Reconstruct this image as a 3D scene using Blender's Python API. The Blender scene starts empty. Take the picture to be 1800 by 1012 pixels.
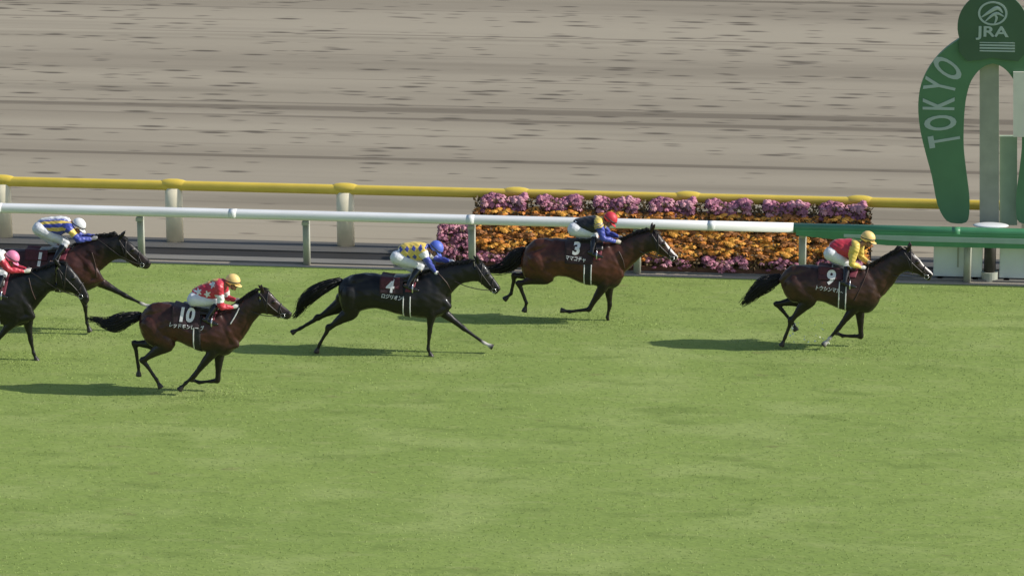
import bpy, bmesh, math, random
import numpy as np
from mathutils import Vector, Matrix
from mathutils.bvhtree import BVHTree

random.seed(7)
rng = np.random.default_rng(11)
R = math.radians
scene = bpy.context.scene
COL = scene.collection

# ------------------------------------------------------------------ camera
SRC_W, SRC_H = 1800.0, 1012.0
FPX = 7280.0                      # focal length in photo pixels
YAW, PITCH, ROLL = R(7.1), R(16.0), R(-0.42)
DIST = 70.0
Fv = np.array([-math.sin(YAW)*math.cos(PITCH), math.cos(YAW)*math.cos(PITCH), -math.sin(PITCH)])
R0 = np.array([math.cos(YAW), math.sin(YAW), 0.0])
U0 = np.cross(R0, Fv)
Rv = R0*math.cos(ROLL) + U0*math.sin(ROLL)
Uv = np.cross(Rv, Fv)
def ray(px, py):
    d = Fv + Rv*((px-SRC_W/2)/FPX) + Uv*((SRC_H/2-py)/FPX)
    return d/np.linalg.norm(d)
CAM = -DIST*ray(900, 619)
cam_data = bpy.data.cameras.new('camera')
cam = bpy.data.objects.new('camera', cam_data); COL.objects.link(cam)
M = Matrix((( Rv[0], Uv[0], -Fv[0], CAM[0]), (Rv[1], Uv[1], -Fv[1], CAM[1]), (Rv[2], Uv[2], -Fv[2], CAM[2]), (0,0,0,1)))
cam.matrix_world = M
cam_data.sensor_width = 36.0; cam_data.lens = FPX*36.0/SRC_W
cam_data.clip_start = 1.0; cam_data.clip_end = 4000.0
scene.camera = cam
def P(px, py, Y=0.0):             # photo pixel -> point on the vertical plane y = Y
    d = ray(px, py); t = (Y-CAM[1])/d[1]
    return CAM + d*t
def G(px, py, z=0.0):             # photo pixel -> point on the ground
    d = ray(px, py); t = (z-CAM[2])/d[2]
    return CAM + d*t

# ------------------------------------------------------------------ light
SUN_EL, SUN_AZ = R(31.5), R(0.5)      # azimuth measured from +x towards +y
world = bpy.data.worlds.new('World'); scene.world = world; world.use_nodes = True
wn = world.node_tree.nodes; wl = world.node_tree.links; wn.clear()
wo = wn.new('ShaderNodeOutputWorld'); bg = wn.new('ShaderNodeBackground'); sky = wn.new('ShaderNodeTexSky')
sky.sky_type = 'NISHITA'; sky.sun_disc = False
sky.sun_elevation = SUN_EL; sky.sun_rotation = R(90)-SUN_AZ
bg.inputs['Strength'].default_value = 0.11
wl.new(sky.outputs[0], bg.inputs['Color']); wl.new(bg.outputs[0], wo.inputs['Surface'])
sun_d = bpy.data.lights.new('sun', 'SUN'); sun = bpy.data.objects.new('sun', sun_d); COL.objects.link(sun)
sun_d.energy = 3.9; sun_d.angle = R(0.55); sun_d.color = (1.0, 0.955, 0.88)
sd = Vector((math.cos(SUN_EL)*math.cos(SUN_AZ), math.cos(SUN_EL)*math.sin(SUN_AZ), math.sin(SUN_EL)))
sun.rotation_euler = sd.to_track_quat('Z', 'Y').to_euler()
sun.location = (20, 5, 20)
scene.view_settings.view_transform = 'Standard'
scene.view_settings.look = 'None'
scene.view_settings.exposure = 0.22
scene.view_settings.gamma = 1.0
try: scene.cycles.use_adaptive_sampling = True
except Exception: pass

# ------------------------------------------------------------------ materials
MATS = {}
def mat(name, color, rough=0.6, bump=0.0, scale=30.0, var=0.15, coat=0.0, sheen=0.0, spec=0.5, metallic=0.0, stretch=(1,1,1), vcol=None):
    if name in MATS: return MATS[name]
    m = bpy.data.materials.new(name); m.use_nodes = True; MATS[name] = m
    nt = m.node_tree; n = nt.nodes; l = nt.links; b = n['Principled BSDF']
    b.inputs['Roughness'].default_value = rough; b.inputs['Metallic'].default_value = metallic
    b.inputs['Coat Weight'].default_value = coat; b.inputs['Sheen Weight'].default_value = sheen
    b.inputs['Specular IOR Level'].default_value = spec
    tc = n.new('ShaderNodeTexCoord'); mp = n.new('ShaderNodeMapping'); mp.inputs['Scale'].default_value = stretch
    l.new(tc.outputs['Object'], mp.inputs['Vector'])
    nz = n.new('ShaderNodeTexNoise'); nz.inputs['Scale'].default_value = scale; nz.inputs['Detail'].default_value = 5
    l.new(mp.outputs[0], nz.inputs['Vector'])
    mr = n.new('ShaderNodeMapRange'); mr.inputs['From Min'].default_value = .3; mr.inputs['From Max'].default_value = .7
    mr.inputs['To Min'].default_value = 1-var; mr.inputs['To Max'].default_value = 1+var
    l.new(nz.outputs['Fac'], mr.inputs['Value'])
    vm = n.new('ShaderNodeVectorMath'); vm.operation = 'SCALE'
    if vcol:
        at = n.new('ShaderNodeAttribute'); at.attribute_name = vcol; l.new(at.outputs['Color'], vm.inputs[0])
    else:
        vm.inputs[0].default_value = color[:3]
    l.new(mr.outputs[0], vm.inputs['Scale']); l.new(vm.outputs[0], b.inputs['Base Color'])
    if bump:
        bp = n.new('ShaderNodeBump'); bp.inputs['Strength'].default_value = bump; bp.inputs['Distance'].default_value = .02
        l.new(nz.outputs['Fac'], bp.inputs['Height']); l.new(bp.outputs[0], b.inputs['Normal'])
    return m

# ------------------------------------------------------------------ mesh helpers
def link(name, me, material=None, parent=None):
    o = bpy.data.objects.new(name, me); COL.objects.link(o)
    if material is not None:
        for mm in (material if isinstance(material, (list, tuple)) else [material]): me.materials.append(mm)
    if parent is not None: o.parent = parent
    return o
def tag(o, label=None, cat=None, group=None, kind=None):
    if label: o['label'] = label
    if cat: o['category'] = cat
    if group: o['group'] = group
    if kind: o['kind'] = kind
    return o
def empty(name, loc, label=None, cat=None, group=None):
    o = bpy.data.objects.new(name, None); COL.objects.link(o); o.location = loc; o.empty_display_size = .2
    bpy.context.view_layer.update()
    return tag(o, label, cat, group)
class MB:
    def __init__(s): s.v = []; s.f = []
    def add(s, v, f):
        k = len(s.v); s.v += [tuple(map(float, p)) for p in v]; s.f += [tuple(i+k for i in q) for q in f]; return s
    def box(s, c, d, rot=None):
        c = np.array(c, float); h = np.array(d, float)/2
        vs = []
        for x in (-1,1):
            for y in (-1,1):
                for z in (-1,1):
                    p = np.array([x,y,z])*h
                    if rot is not None: p = rot @ p
                    vs.append(c+p)
        return s.add(vs, [(0,1,3,2),(4,6,7,5),(0,4,5,1),(2,3,7,6),(0,2,6,4),(1,5,7,3)])
    def mesh(s, name, smooth=False, off=None):
        me = bpy.data.meshes.new(name)
        v = s.v if off is None else [tuple(np.array(p)-np.array(off)) for p in s.v]
        me.from_pydata(v, [], s.f); me.update()
        if smooth: me.shade_smooth()
        return me
    def build(s, name, m, parent=None, smooth=False, bevel=0.0):
        off = None if parent is None else world_loc(parent)
        me = s.mesh(name, smooth, off)
        bm = bmesh.new(); bm.from_mesh(me); bmesh.ops.recalc_face_normals(bm, faces=bm.faces)
        if bevel: bmesh.ops.bevel(bm, geom=list(bm.edges), offset=bevel, segments=2, affect='EDGES', profile=.7)
        bm.to_mesh(me); bm.free()
        if smooth: me.shade_smooth()
        return link(name, me, m, parent)
def world_loc(o):
    p = np.zeros(3)
    while o is not None:
        p = p + np.array(o.location); o = o.parent
    return p

def catmull(arr, k=4):
    a = np.array(arr, float); n = len(a); out = []
    for i in range(n-1):
        p0 = a[max(i-1,0)]; p1 = a[i]; p2 = a[i+1]; p3 = a[min(i+2,n-1)]
        for j in range(k):
            t = j/k
            out.append(.5*((2*p1)+(-p0+p2)*t+(2*p0-5*p1+4*p2-p3)*t*t+(-p0+3*p1-3*p2+p3)*t**3))
    out.append(a[-1]); return np.array(out)

def rings(rs, caps=True):
    """list of (n,3) rings -> closed mesh"""
    n = len(rs[0]); v = []; f = []
    for r in rs: v += list(r)
    for i in range(len(rs)-1):
        for j in range(n):
            a = i*n+j; b = i*n+(j+1)%n
            f.append((a, b, b+n, a+n))
    if caps:
        v.append(np.mean(rs[0], axis=0)); c0 = len(v)-1
        v.append(np.mean(rs[-1], axis=0)); c1 = len(v)-1
        for j in range(n):
            f.append((c0, (j+1)%n, j)); f.append((c1, (len(rs)-1)*n+j, (len(rs)-1)*n+(j+1)%n))
    return v, f

def tube(pts, rad, n=12, k=4, flat=1.0, ref=(0,1,0), roundcap=True):
    """tapered tube; rad = radius per point; flat scales it along ref"""
    a = np.concatenate([np.array(pts, float), np.array(rad, float)[:,None]], axis=1)
    c = catmull(a, k) if k > 1 and len(a) > 1 else a
    rs = []; ref = np.array(ref, float)
    for i in range(len(c)):
        t = c[min(i+1,len(c)-1),:3]-c[max(i-1,0),:3]; t = t/(np.linalg.norm(t)+1e-9)
        s = ref - t*np.dot(ref,t)
        if np.linalg.norm(s) < 1e-3: s = np.array([1,0,0])-t*t[0]
        s = s/np.linalg.norm(s); w = np.cross(t, s)
        th = np.linspace(0, 2*math.pi, n, endpoint=False)
        r = max(c[i,3], .0008)
        rs.append(c[i,:3] + np.outer(np.cos(th), s)*r*flat + np.outer(np.sin(th), w)*r)
    if roundcap:
        def cap(r, d, rr): 
            m = np.mean(r, axis=0); out = []
            for q in (.45, .8):
                out.append(m + (r-m)*math.sqrt(1-q*q) + d*rr*q)
            return out
        t0 = c[0,:3]-c[1,:3]; t0 /= np.linalg.norm(t0)+1e-9
        t1 = c[-1,:3]-c[-2,:3]; t1 /= np.linalg.norm(t1)+1e-9
        rs = cap(rs[0], t0, c[0,3])[::-1] + rs + cap(rs[-1], t1, c[-1,3])
    return rings(rs)

def ellipsoid(c, rad, axes=None, nu=16, nv=10):
    A = np.eye(3) if axes is None else np.array(axes, float)
    rs = []
    for i in range(1, nv):
        ph = math.pi*i/nv; th = np.linspace(0, 2*math.pi, nu, endpoint=False)
        loc = np.stack([np.cos(th)*math.sin(ph)*rad[0], np.sin(th)*math.sin(ph)*rad[1], np.full(nu, math.cos(ph)*rad[2])], axis=1)
        rs.append(np.array(c)+loc@A)
    return rings(rs)

def solid(name, parts, voxel, smooth=3, off=(0,0,0), wrinkle=0.0, wscale=28.0, decimate=None):
    """union of closed shapes as one continuous skin"""
    mb = MB()
    for v, f in parts: mb.add(v, f)
    me = bpy.data.meshes.new(name+'_src'); me.from_pydata([tuple(np.array(p)-np.array(off)) for p in mb.v], [], mb.f); me.update()
    bm = bmesh.new(); bm.from_mesh(me)
    bmesh.ops.recalc_face_normals(bm, faces=bm.faces); bm.to_mesh(me); bm.free()
    tmp = bpy.data.objects.new('tmp', me); COL.objects.link(tmp)
    rm = tmp.modifiers.new('r', 'REMESH'); rm.mode = 'VOXEL'; rm.voxel_size = voxel
    if smooth:
        sm = tmp.modifiers.new('s', 'SMOOTH'); sm.factor = .5; sm.iterations = smooth
    dg = bpy.context.evaluated_depsgraph_get(); dg.update()
    out = bpy.data.meshes.new_from_object(tmp.evaluated_get(dg)); out.name = name
    bpy.data.objects.remove(tmp); bpy.data.meshes.remove(me)
    if wrinkle:
        n = len(out.vertices); co = np.empty(n*3); out.vertices.foreach_get('co', co); co = co.reshape(-1,3)
        no = np.empty(n*3); out.vertices.foreach_get('normal', no); no = no.reshape(-1,3)
        co = co + no*(wrinkle*pnoise(co*wscale))[:,None]
        out.vertices.foreach_set('co', co.ravel()); out.update()
    out.shade_smooth()
    return out

def pnoise(p):
    """cheap smooth pseudo noise in about -1..1"""
    x, y, z = p[:,0], p[:,1], p[:,2]
    return (np.sin(x*1.0+1.7*np.sin(z*.8+y*.3))*np.sin(z*1.1+1.3*np.sin(x*.7+2))+.6*np.sin(x*2.1+z*1.3+y*1.9+1)*np.cos(z*2.3-y*1.1))/1.4

def coords(me):
    n = len(me.vertices); co = np.empty(n*3); me.vertices.foreach_get('co', co); return co.reshape(-1,3)
def set_vcol(me, name, cols):
    a = me.color_attributes.new(name, 'FLOAT_COLOR', 'POINT')
    a.data.foreach_set('color', np.concatenate([cols, np.ones((len(cols),1))], axis=1).ravel())
def face_centers(me):
    n = len(me.polygons); c = np.empty(n*3); me.polygons.foreach_get('center', c); return c.reshape(-1,3)

# ------------------------------------------------------------------ setting
Y_TURF = G(300, 463)[1]
Y_WHITE = Y_TURF + .05
Y_GUT = G(300, 447)[1]
Y_DARK = G(300, 419)[1]
Y_YEL = G(305, 425)[1]
print('Y turf, gutter, dark, yellow', Y_TURF, Y_GUT, Y_DARK, Y_YEL, 'cam', CAM)

def sheet(name, x0, x1, y0, y1, z, m, nx=1, ny=1):
    vs = [(x0+(x1-x0)*i/nx, y0+(y1-y0)*j/ny, z) for j in range(ny+1) for i in range(nx+1)]
    fs = [(j*(nx+1)+i, j*(nx+1)+i+1, (j+1)*(nx+1)+i+1, (j+1)*(nx+1)+i) for j in range(ny) for i in range(nx)]
    me = bpy.data.meshes.new(name); me.from_pydata(vs, [], fs); me.update()
    o = link(name, me, m); tag(o, kind='structure'); return o

def ground_mat(name, layers, base, rough, bump=.4, bscale=(1,4,1), bn=9, bdist=.05):
    """base colour modulated by stretched noise layers: (scale_xyz, noise scale, detail, from0, from1, color, strength)"""
    m = bpy.data.materials.new(name); m.use_nodes = True; nt = m.node_tree; n = nt.nodes; l = nt.links
    b = n['Principled BSDF']; b.inputs['Roughness'].default_value = rough; b.inputs['Specular IOR Level'].default_value = .2
    tc = n.new('ShaderNodeTexCoord'); cur = None
    for sc, ns, det, f0, f1, colr, st in layers:
        mp = n.new('ShaderNodeMapping'); mp.inputs['Scale'].default_value = sc; l.new(tc.outputs['Object'], mp.inputs['Vector'])
        mp.inputs['Location'].default_value = (random.uniform(0,50), random.uniform(0,50), 0)
        nz = n.new('ShaderNodeTexNoise'); nz.inputs['Scale'].default_value = ns; nz.inputs['Detail'].default_value = det
        l.new(mp.outputs[0], nz.inputs['Vector'])
        mr = n.new('ShaderNodeMapRange'); mr.inputs['From Min'].default_value = f0; mr.inputs['From Max'].default_value = f1
        mr.inputs['To Min'].default_value = 0; mr.inputs['To Max'].default_value = st
        mr.interpolation_type = 'SMOOTHSTEP'
        l.new(nz.outputs['Fac'], mr.inputs['Value'])
        mx = n.new('ShaderNodeMix'); mx.data_type = 'RGBA'
        l.new(mr.outputs[0], mx.inputs['Factor'])
        if cur is None: mx.inputs['A'].default_value = (*base, 1)
        else: l.new(cur, mx.inputs['A'])
        mx.inputs['B'].default_value = (*colr, 1); cur = mx.outputs['Result']
    l.new(cur, b.inputs['Base Color'])
    mp = n.new('ShaderNodeMapping'); mp.inputs['Scale'].default_value = bscale; l.new(tc.outputs['Object'], mp.inputs['Vector'])
    nz = n.new('ShaderNodeTexNoise'); nz.inputs['Scale'].default_value = bn; nz.inputs['Detail'].default_value = 4
    l.new(mp.outputs[0], nz.inputs['Vector'])
    bp = n.new('ShaderNodeBump'); bp.inputs['Strength'].default_value = bump; bp.inputs['Distance'].default_value = bdist
    l.new(nz.outputs['Fac'], bp.inputs['Height']); l.new(bp.outputs[0], b.inputs['Normal'])
    return m

GRASS = (.243, .322, .080)
m_turf = ground_mat('turf', [
    ((.5,1,1), .22, 3, .35, .7, (.212,.29,.070), .8),
    ((.55,1.1,1), .9, 4, .47, .68, (.305,.372,.118), .75),
    ((.42,1.2,1), 1.8, 4, .54, .70, (.178,.243,.058), .75),
    ((.45,1.4,1), 3.6, 4, .52, .72, (.29,.345,.112), .6),
    ((.6,1.3,1), 2.4, 5, .64, .74, (.19,.19,.07), .55),
    ((.35,1.5,1), 12, 3, .48, .72, (.185,.235,.065), .35)], GRASS, .95, bump=.45, bscale=(.6,1.6,1), bn=9, bdist=.05)
m_dirt = ground_mat('sand', [
    ((.02,1.0,1), .28, 3, .35, .65, (.375,.327,.245), .95),
    ((.03,1.0,1), .9, 3, .48, .68, (.235,.203,.15), .8),
    ((.12,1.0,1), .8, 4, .5, .7, (.365,.318,.24), .5),
    ((.004,1,1), 1.5, 1, .645, .69, (.15,.125,.092), .75),
    ((.006,1,1), 3.4, 1, .66, .70, (.16,.135,.10), .5)], (.288,.248,.185), .95, bump=.3, bscale=(.3,1.4,1), bn=3, bdist=.05)
m_track = ground_mat('sand_between', [
    ((.01,1.0,1), 1.2, 3, .35, .65, (.42,.37,.30), .9),
    ((.02,1.0,1), 4.0, 3, .5, .7, (.25,.22,.17), .6)], (.34,.30,.24), .95, bump=.2)
m_cover = mat('gutter_cover', (.105,.10,.09), .8, bump=.3, scale=6, var=.3, stretch=(.1,3,1))
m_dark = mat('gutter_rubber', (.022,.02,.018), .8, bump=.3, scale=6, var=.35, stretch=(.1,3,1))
m_kerb = mat('kerb_concrete', (.20,.19,.17), .85, bump=.3, scale=8, var=.18, stretch=(.15,3,1))

# hoof pocked dirt: darker pock marks getting denser away from the rail
def pocks(m):
    nt = m.node_tree; n = nt.nodes; l = nt.links; b = n['Principled BSDF']
    cur = b.inputs['Base Color'].links[0].from_socket
    tc = n.new('ShaderNodeTexCoord')
    sx = n.new('ShaderNodeSeparateXYZ'); l.new(tc.outputs['Object'], sx.inputs[0])
    for sc, seedloc, a0, a1, str_ in (((.75,2.7,1), 3.0, .0, 1.0, .9), ((1.2,4.6,1), 17.0, .0, 1.0, .65)):
        mp = n.new('ShaderNodeMapping'); mp.inputs['Scale'].default_value = sc; mp.inputs['Location'].default_value = (seedloc, seedloc, 0)
        l.new(tc.outputs['Object'], mp.inputs['Vector'])
        wz = n.new('ShaderNodeTexNoise'); wz.inputs['Scale'].default_value = .8; l.new(mp.outputs[0], wz.inputs['Vector'])
        vo = n.new('ShaderNodeTexVoronoi'); vo.inputs['Scale'].default_value = 1.0; vo.inputs['Randomness'].default_value = 1
        l.new(mp.outputs[0], vo.inputs['Vector'])
        # per cell choice whether a pock exists
        sp = n.new('ShaderNodeSeparateColor'); l.new(vo.outputs['Color'], sp.inputs[0])
        dens = n.new('ShaderNodeMapRange'); dens.inputs['From Min'].default_value = Y_YEL+.5; dens.inputs['From Max'].default_value = Y_YEL+10
        dens.inputs['To Min'].default_value = .93; dens.inputs['To Max'].default_value = .42
        l.new(sx.outputs['Y'], dens.inputs['Value'])
        gt = n.new('ShaderNodeMath'); gt.operation = 'GREATER_THAN'; l.new(sp.outputs[0], gt.inputs[0]); l.new(dens.outputs[0], gt.inputs[1])
        mr = n.new('ShaderNodeMapRange'); mr.inputs['From Min'].default_value = .34; mr.inputs['From Max'].default_value = .08
        mr.inputs['To Min'].default_value = 0; mr.inputs['To Max'].default_value = str_; mr.interpolation_type = 'SMOOTHSTEP'
        l.new(vo.outputs['Distance'], mr.inputs['Value'])
        mu = n.new('ShaderNodeMath'); mu.operation = 'MULTIPLY'; l.new(gt.outputs[0], mu.inputs[0]); l.new(mr.outputs[0], mu.inputs[1])
        mx = n.new('ShaderNodeMix'); mx.data_type = 'RGBA'; l.new(mu.outputs[0], mx.inputs['Factor']); l.new(cur, mx.inputs['A'])
        mx.inputs['B'].default_value = (.105,.088,.066,1); cur = mx.outputs['Result']
    l.new(cur, b.inputs['Base Color'])
pocks(m_dirt)

sheet('ground', -1500, 1500, -600, 2500, -.03, mat('infield_ground', (.12,.17,.06), .95, bump=.2, scale=1.5, var=.2))
sheet('turf', -400, 400, -62, Y_TURF, .0, m_turf)
sheet('dirt_track', -400, 400, Y_YEL+.02, Y_YEL+26, -.004, m_dirt)
sheet('sand_strip', -400, 400, Y_DARK+.0, Y_YEL+.02, -.004, m_track)
def strip(name, y0, y1, z0, z1, m):
    o = MB().box((0,(y0+y1)/2,(z0+z1)/2), (800, y1-y0, z1-z0)).build(name, m); tag(o, kind='structure')
YA, YB, YC = G(300,436)[1], G(300,450)[1], G(300,457.5)[1]
strip('gutter_cover', YA+.002, Y_DARK-.002, -.04, .012, m_cover)
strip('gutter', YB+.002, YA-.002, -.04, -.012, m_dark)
strip('kerb', YC+.002, YB-.002, -.04, .03, m_kerb)
sheet('sand_edge', -400, 400, Y_TURF+.002, YC, -.003, m_track)

# ------------------------------------------------------------------ rails
m_white = mat('rail_white', (.84,.84,.82), .35, scale=2.2, var=.10, coat=.2, stretch=(.5,3,3))
m_green = mat('rail_green', (.07,.26,.12), .45, scale=3, var=.1, coat=.2)
m_pale = mat('pad_grey', (.34,.46,.40), .6, scale=3, var=.1)
m_yel = mat('rail_yellow', (.80,.58,.085), .3, scale=3, var=.06, coat=.4)
m_post = mat('post_cream', (.90,.80,.58), .6, scale=5, var=.08)
m_gpost = mat('post_grey', (.40,.41,.34), .6, scale=5, var=.1)

def rail_profile(w, h, n=20, e=.75):
    th = np.linspace(0, 2*math.pi, n, endpoint=False)
    return [(w/2*np.sign(math.cos(t))*abs(math.cos(t))**e, h/2*np.sign(math.sin(t))*abs(math.sin(t))**e) for t in th]
def rail_bar(x0, x1, y, zc, w, h, name, m, parent, seg=3.0):
    prof = rail_profile(w, h); k = max(2, int((x1-x0)/seg)+1)
    rs = [np.array([(x, y+a, zc+b) for a, b in prof]) for x in np.linspace(x0, x1, k)]
    mb = MB(); mb.add(*rings(rs)); return mb.build(name, m, parent, smooth=True)

# yellow outer rail
zt = P(305, 317.5, Y_YEL)[2]
hy = .185
yr = empty('outer_rail', (0, Y_YEL, 0), 'yellow rail on cream posts running along the sand track', 'rail')
rail_bar(-45, 45, Y_YEL, zt-hy/2, .14, hy, 'rail_bar', m_yel, yr)
xs_y = [P(305+301.5*k, 330+7*k, Y_YEL)[0] for k in range(-14, 16)]
pm = MB(); pm.add(*tube([(0,0,0),(0,0,zt-.14)], [.165,.165], k=1, n=24, flat=.5, roundcap=False)); pm = pm.mesh('post', True)
cm = MB(); cm.add(*ellipsoid((0,0,zt-.06), (.30,.088,.098))); cm = cm.mesh('post_cap', True)
pm.materials.append(m_post); cm.materials.append(m_yel)
for x in xs_y:
    o = bpy.data.objects.new('post', pm); COL.objects.link(o); o.parent = yr; o.location = (x, 0, 0)
    o = bpy.data.objects.new('post_cap', cm); COL.objects.link(o); o.parent = yr; o.location = (x, 0, 0)
# white running rail
zw = P(300, 365, Y_WHITE)[2]; hw_ = .170
wr = empty('running_rail', (0, Y_WHITE, 0), 'white turf rail turning green near the winning post', 'rail')
xg = P(1395, 395, Y_WHITE)[0]
rail_bar(-45, xg, Y_WHITE, zw-hw_/2, .2, hw_, 'white_bar', m_white, wr)
rail_bar(xg+.002, 14, Y_WHITE, zw-hw_/2, .2, hw_, 'green_bar', m_green, wr)
xe = P(1560, 410, Y_WHITE)[0]; yf = Y_WHITE-.115
prof = [(xg+.05, zw-.19), (xe, zw-.335), (14, zw-.335), (14, zw-.10), (xg+.05, zw-.10)]
mb = MB(); n5 = len(prof)
mb.add([(x, yf+dy, z) for dy in (0, .05) for x, z in prof], [tuple(range(n5)), tuple(range(2*n5-1, n5-1, -1))] + [(i, (i+1)%n5, n5+(i+1)%n5, n5+i) for i in range(n5)])
mb.build('green_skirt', m_green, wr)
mb = MB(); prof = [(xg+.9, zw-.20), (xe+.3, zw-.245), (14, zw-.245), (14, zw-.155), (xg+.9, zw-.15)]
mb.add([(x, yf-.012+dy, z) for dy in (0, .01) for x, z in prof], [tuple(range(n5)), tuple(range(2*n5-1, n5-1, -1))] + [(i, (i+1)%n5, n5+(i+1)%n5, n5+i) for i in range(n5)])
mb.build('pale_stripe', m_pale, wr)
pm = MB(); pm.add(*tube([(0,0,-(zw-.2)/2),(0,0,(zw-.2)/2)], [.068,.068], k=1, n=20, flat=.8, roundcap=False)); pm = pm.mesh('post', True); pm.materials.append(m_gpost)
arm = MB().box((0,-.03,0), (.12,.16,.06)).mesh('bracket'); arm.materials.append(m_gpost)
for k in range(-12, 5):
    x = P(828+291*k, 440, Y_WHITE)[0]
    o = bpy.data.objects.new('post', pm); COL.objects.link(o); o.parent = wr; o.location = (x, .13, (zw-.2)/2)
    o = bpy.data.objects.new('bracket', arm); COL.objects.link(o); o.parent = wr; o.location = (x, .10, zw-.24)

for k, x in enumerate(np.arange(-40.5, 13, 4.35)):
    rail_bar(x-.07, x+.07, Y_WHITE, zw-hw_/2, .204, hw_+.003, 'joint_sleeve', m_white if x < xg else m_green, wr)

# ------------------------------------------------------------------ winning post
Y_SIGN = Y_WHITE + .75
Y_PAN = Y_WHITE + .35
m_signg = mat('sign_green', (.095,.22,.11), .5, scale=2, var=.08)
m_crest = mat('sign_dark_green', (.062,.125,.07), .5, scale=2, var=.08)
m_letter = mat('sign_letter', (.42,.50,.46), .6, scale=2, var=.05)
m_pole = mat('sign_pole', (.40,.40,.32), .6, scale=3, var=.12)
m_cream = mat('cream_board', (.80,.76,.66), .6, scale=3, var=.06)
m_panel = mat('grey_panel', (.70,.75,.71), .6, scale=1.5, var=.1)
m_black = mat('dark_column', (.045,.04,.035), .6, scale=4, var=.2)
base = G(1742, 480)
wp = empty('winning_post', (P(1742,480,Y_SIGN)[0], Y_SIGN, 0), 'tall green horseshoe shaped winning post sign on an olive pole', 'winning post')
S = lambda px, py, dy=0.0: P(px, py, Y_SIGN+dy)
def slab(pts_px, y0, y1, name, m, parent, bevel=0):
    a = [P(px, py, y0) for px, py in pts_px]; n = len(a)
    mb = MB(); mb.add([(p[0], y0, p[2]) for p in a]+[(p[0], y1, p[2]) for p in a],
        [tuple(range(n)), tuple(range(2*n-1, n-1, -1))]+[(i, (i+1)%n, n+(i+1)%n, n+i) for i in range(n)])
    return mb.build(name, m, parent, bevel=bevel)
# horseshoe outline (quads along the arm so it stays clean)
outL = [(1683,393),(1664,388),(1648,360),(1638,310),(1626,265),(1617,225),(1614,185),(1619,150),(1634,118),(1660,88),(1700,62),(1745,52)]
inL  = [(1690,393),(1702,386),(1704,350),(1698,300),(1694,262),(1694,225),(1696,190),(1700,165),(1707,143),(1719,126),(1732,116),(1745,112)]
mir = lambda p: (2*1745-p[0], p[1])
outp = catmull(outL,3).tolist(); inp = catmull(inL,3).tolist()
outp = outp + [mir(p) for p in outp[-2::-1]]; inp = inp + [mir(p) for p in inp[-2::-1]]
mb = MB(); n = len(outp); vs = []
for dy in (0.0, .14):
    for p in outp: q = P(p[0], p[1], Y_SIGN); vs.append((q[0], Y_SIGN+dy, q[2]))
    for p in inp: q = P(p[0], p[1], Y_SIGN); vs.append((q[0], Y_SIGN+dy, q[2]))
fs = []
for i in range(n-1):
    fs += [(i, i+1, n+i+1, n+i), (2*n+i, 3*n+i, 3*n+i+1, 2*n+i+1), (i, 2*n+i, 2*n+i+1, i+1), (n+i, n+i+1, 3*n+i+1, 3*n+i)]
fs += [(0, n, 3*n, 2*n), (n-1, 3*n-1, 4*n-1, 2*n-1)]
mb.add(vs, fs); mb.build('horseshoe', m_signg, wp)
# crest board in front of the arch
ang = np.linspace(R(-18), R(198), 30)
crest = [(1745+62*math.cos(a), 48-62*math.sin(a)*1.0) for a in ang] + [(1686,92),(1700,108),(1722,106),(1745,102),(1768,106),(1790,108),(1804,92)]
slab(crest, Y_SIGN-.06, Y_SIGN-.004, 'crest_board', m_crest, wp)
def text_mesh(body, size, bold=0.0, ext=.004, sub=0):
    cu = bpy.data.curves.new('t', 'FONT'); cu.body = body; cu.size = size; cu.align_x = 'CENTER'; cu.align_y = 'CENTER'
    cu.offset = bold; cu.extrude = ext; cu.resolution_u = 4
    o = bpy.data.objects.new('t', cu); COL.objects.link(o)
    dg = bpy.context.evaluated_depsgraph_get(); dg.update()
    me = bpy.data.meshes.new_from_object(o.evaluated_get(dg)); bpy.data.objects.remove(o)
    return me
def text_on(body, size, centre, name, m, parent, roty=0.0, bold=0.0, sx=1.0, normal_y=-1):
    me = text_mesh(body, size, bold); c = coords(me); off = world_loc(parent)
    c[:,0] *= sx
    x = c[:,0]*math.cos(roty)-c[:,1]*math.sin(roty); z = c[:,0]*math.sin(roty)+c[:,1]*math.cos(roty)
    co = np.stack([centre[0]+x-off[0], centre[1]-c[:,2]-off[1], centre[2]+z-off[2]], axis=1)
    me.vertices.foreach_set('co', co.ravel()); me.update()
    return link(name, me, m, parent)
cy = Y_SIGN-.066
q = P(1745, 57, cy); text_on('JRA', .26, (q[0], cy, q[2]), 'crest_letters', m_letter, wp, bold=.006, sx=1.35)
# round emblem with a sweeping galloping mark above the letters
q = P(1745, 24, cy); mb = MB()
rsn = []
for a in np.linspace(0, 2*math.pi, 41):
    rsn.append(a)
v = []; f = []
for a in rsn:
    for rr in (.235, .20):
        for dy in (0, .01): v.append((q[0]+rr*1.1*math.cos(a), cy-.006+dy, q[2]+rr*.92*math.sin(a)))
for i in range(40):
    k = i*4; f += [(k,k+4,k+6,k+2),(k+1,k+3,k+7,k+5),(k,k+1,k+5,k+4),(k+2,k+6,k+7,k+3)]
mb.add(v, f)
for pts, rad in (([(-.19,-.07),(-.05,.03),(.08,.10),(.17,.02)], [.01,.03,.035,.012]), ([(-.12,-.14),(0,-.03),(.09,0),(.19,-.05)], [.01,.026,.024,.01]), ([(.04,-.18),(.07,-.08),(.02,.0)], [.012,.022,.012])):
    mb.add(*tube([(q[0]+a, cy, q[2]+b) for a, b in pts], rad, n=8, flat=.25))
mb.build('emblem', m_letter, wp)
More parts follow.
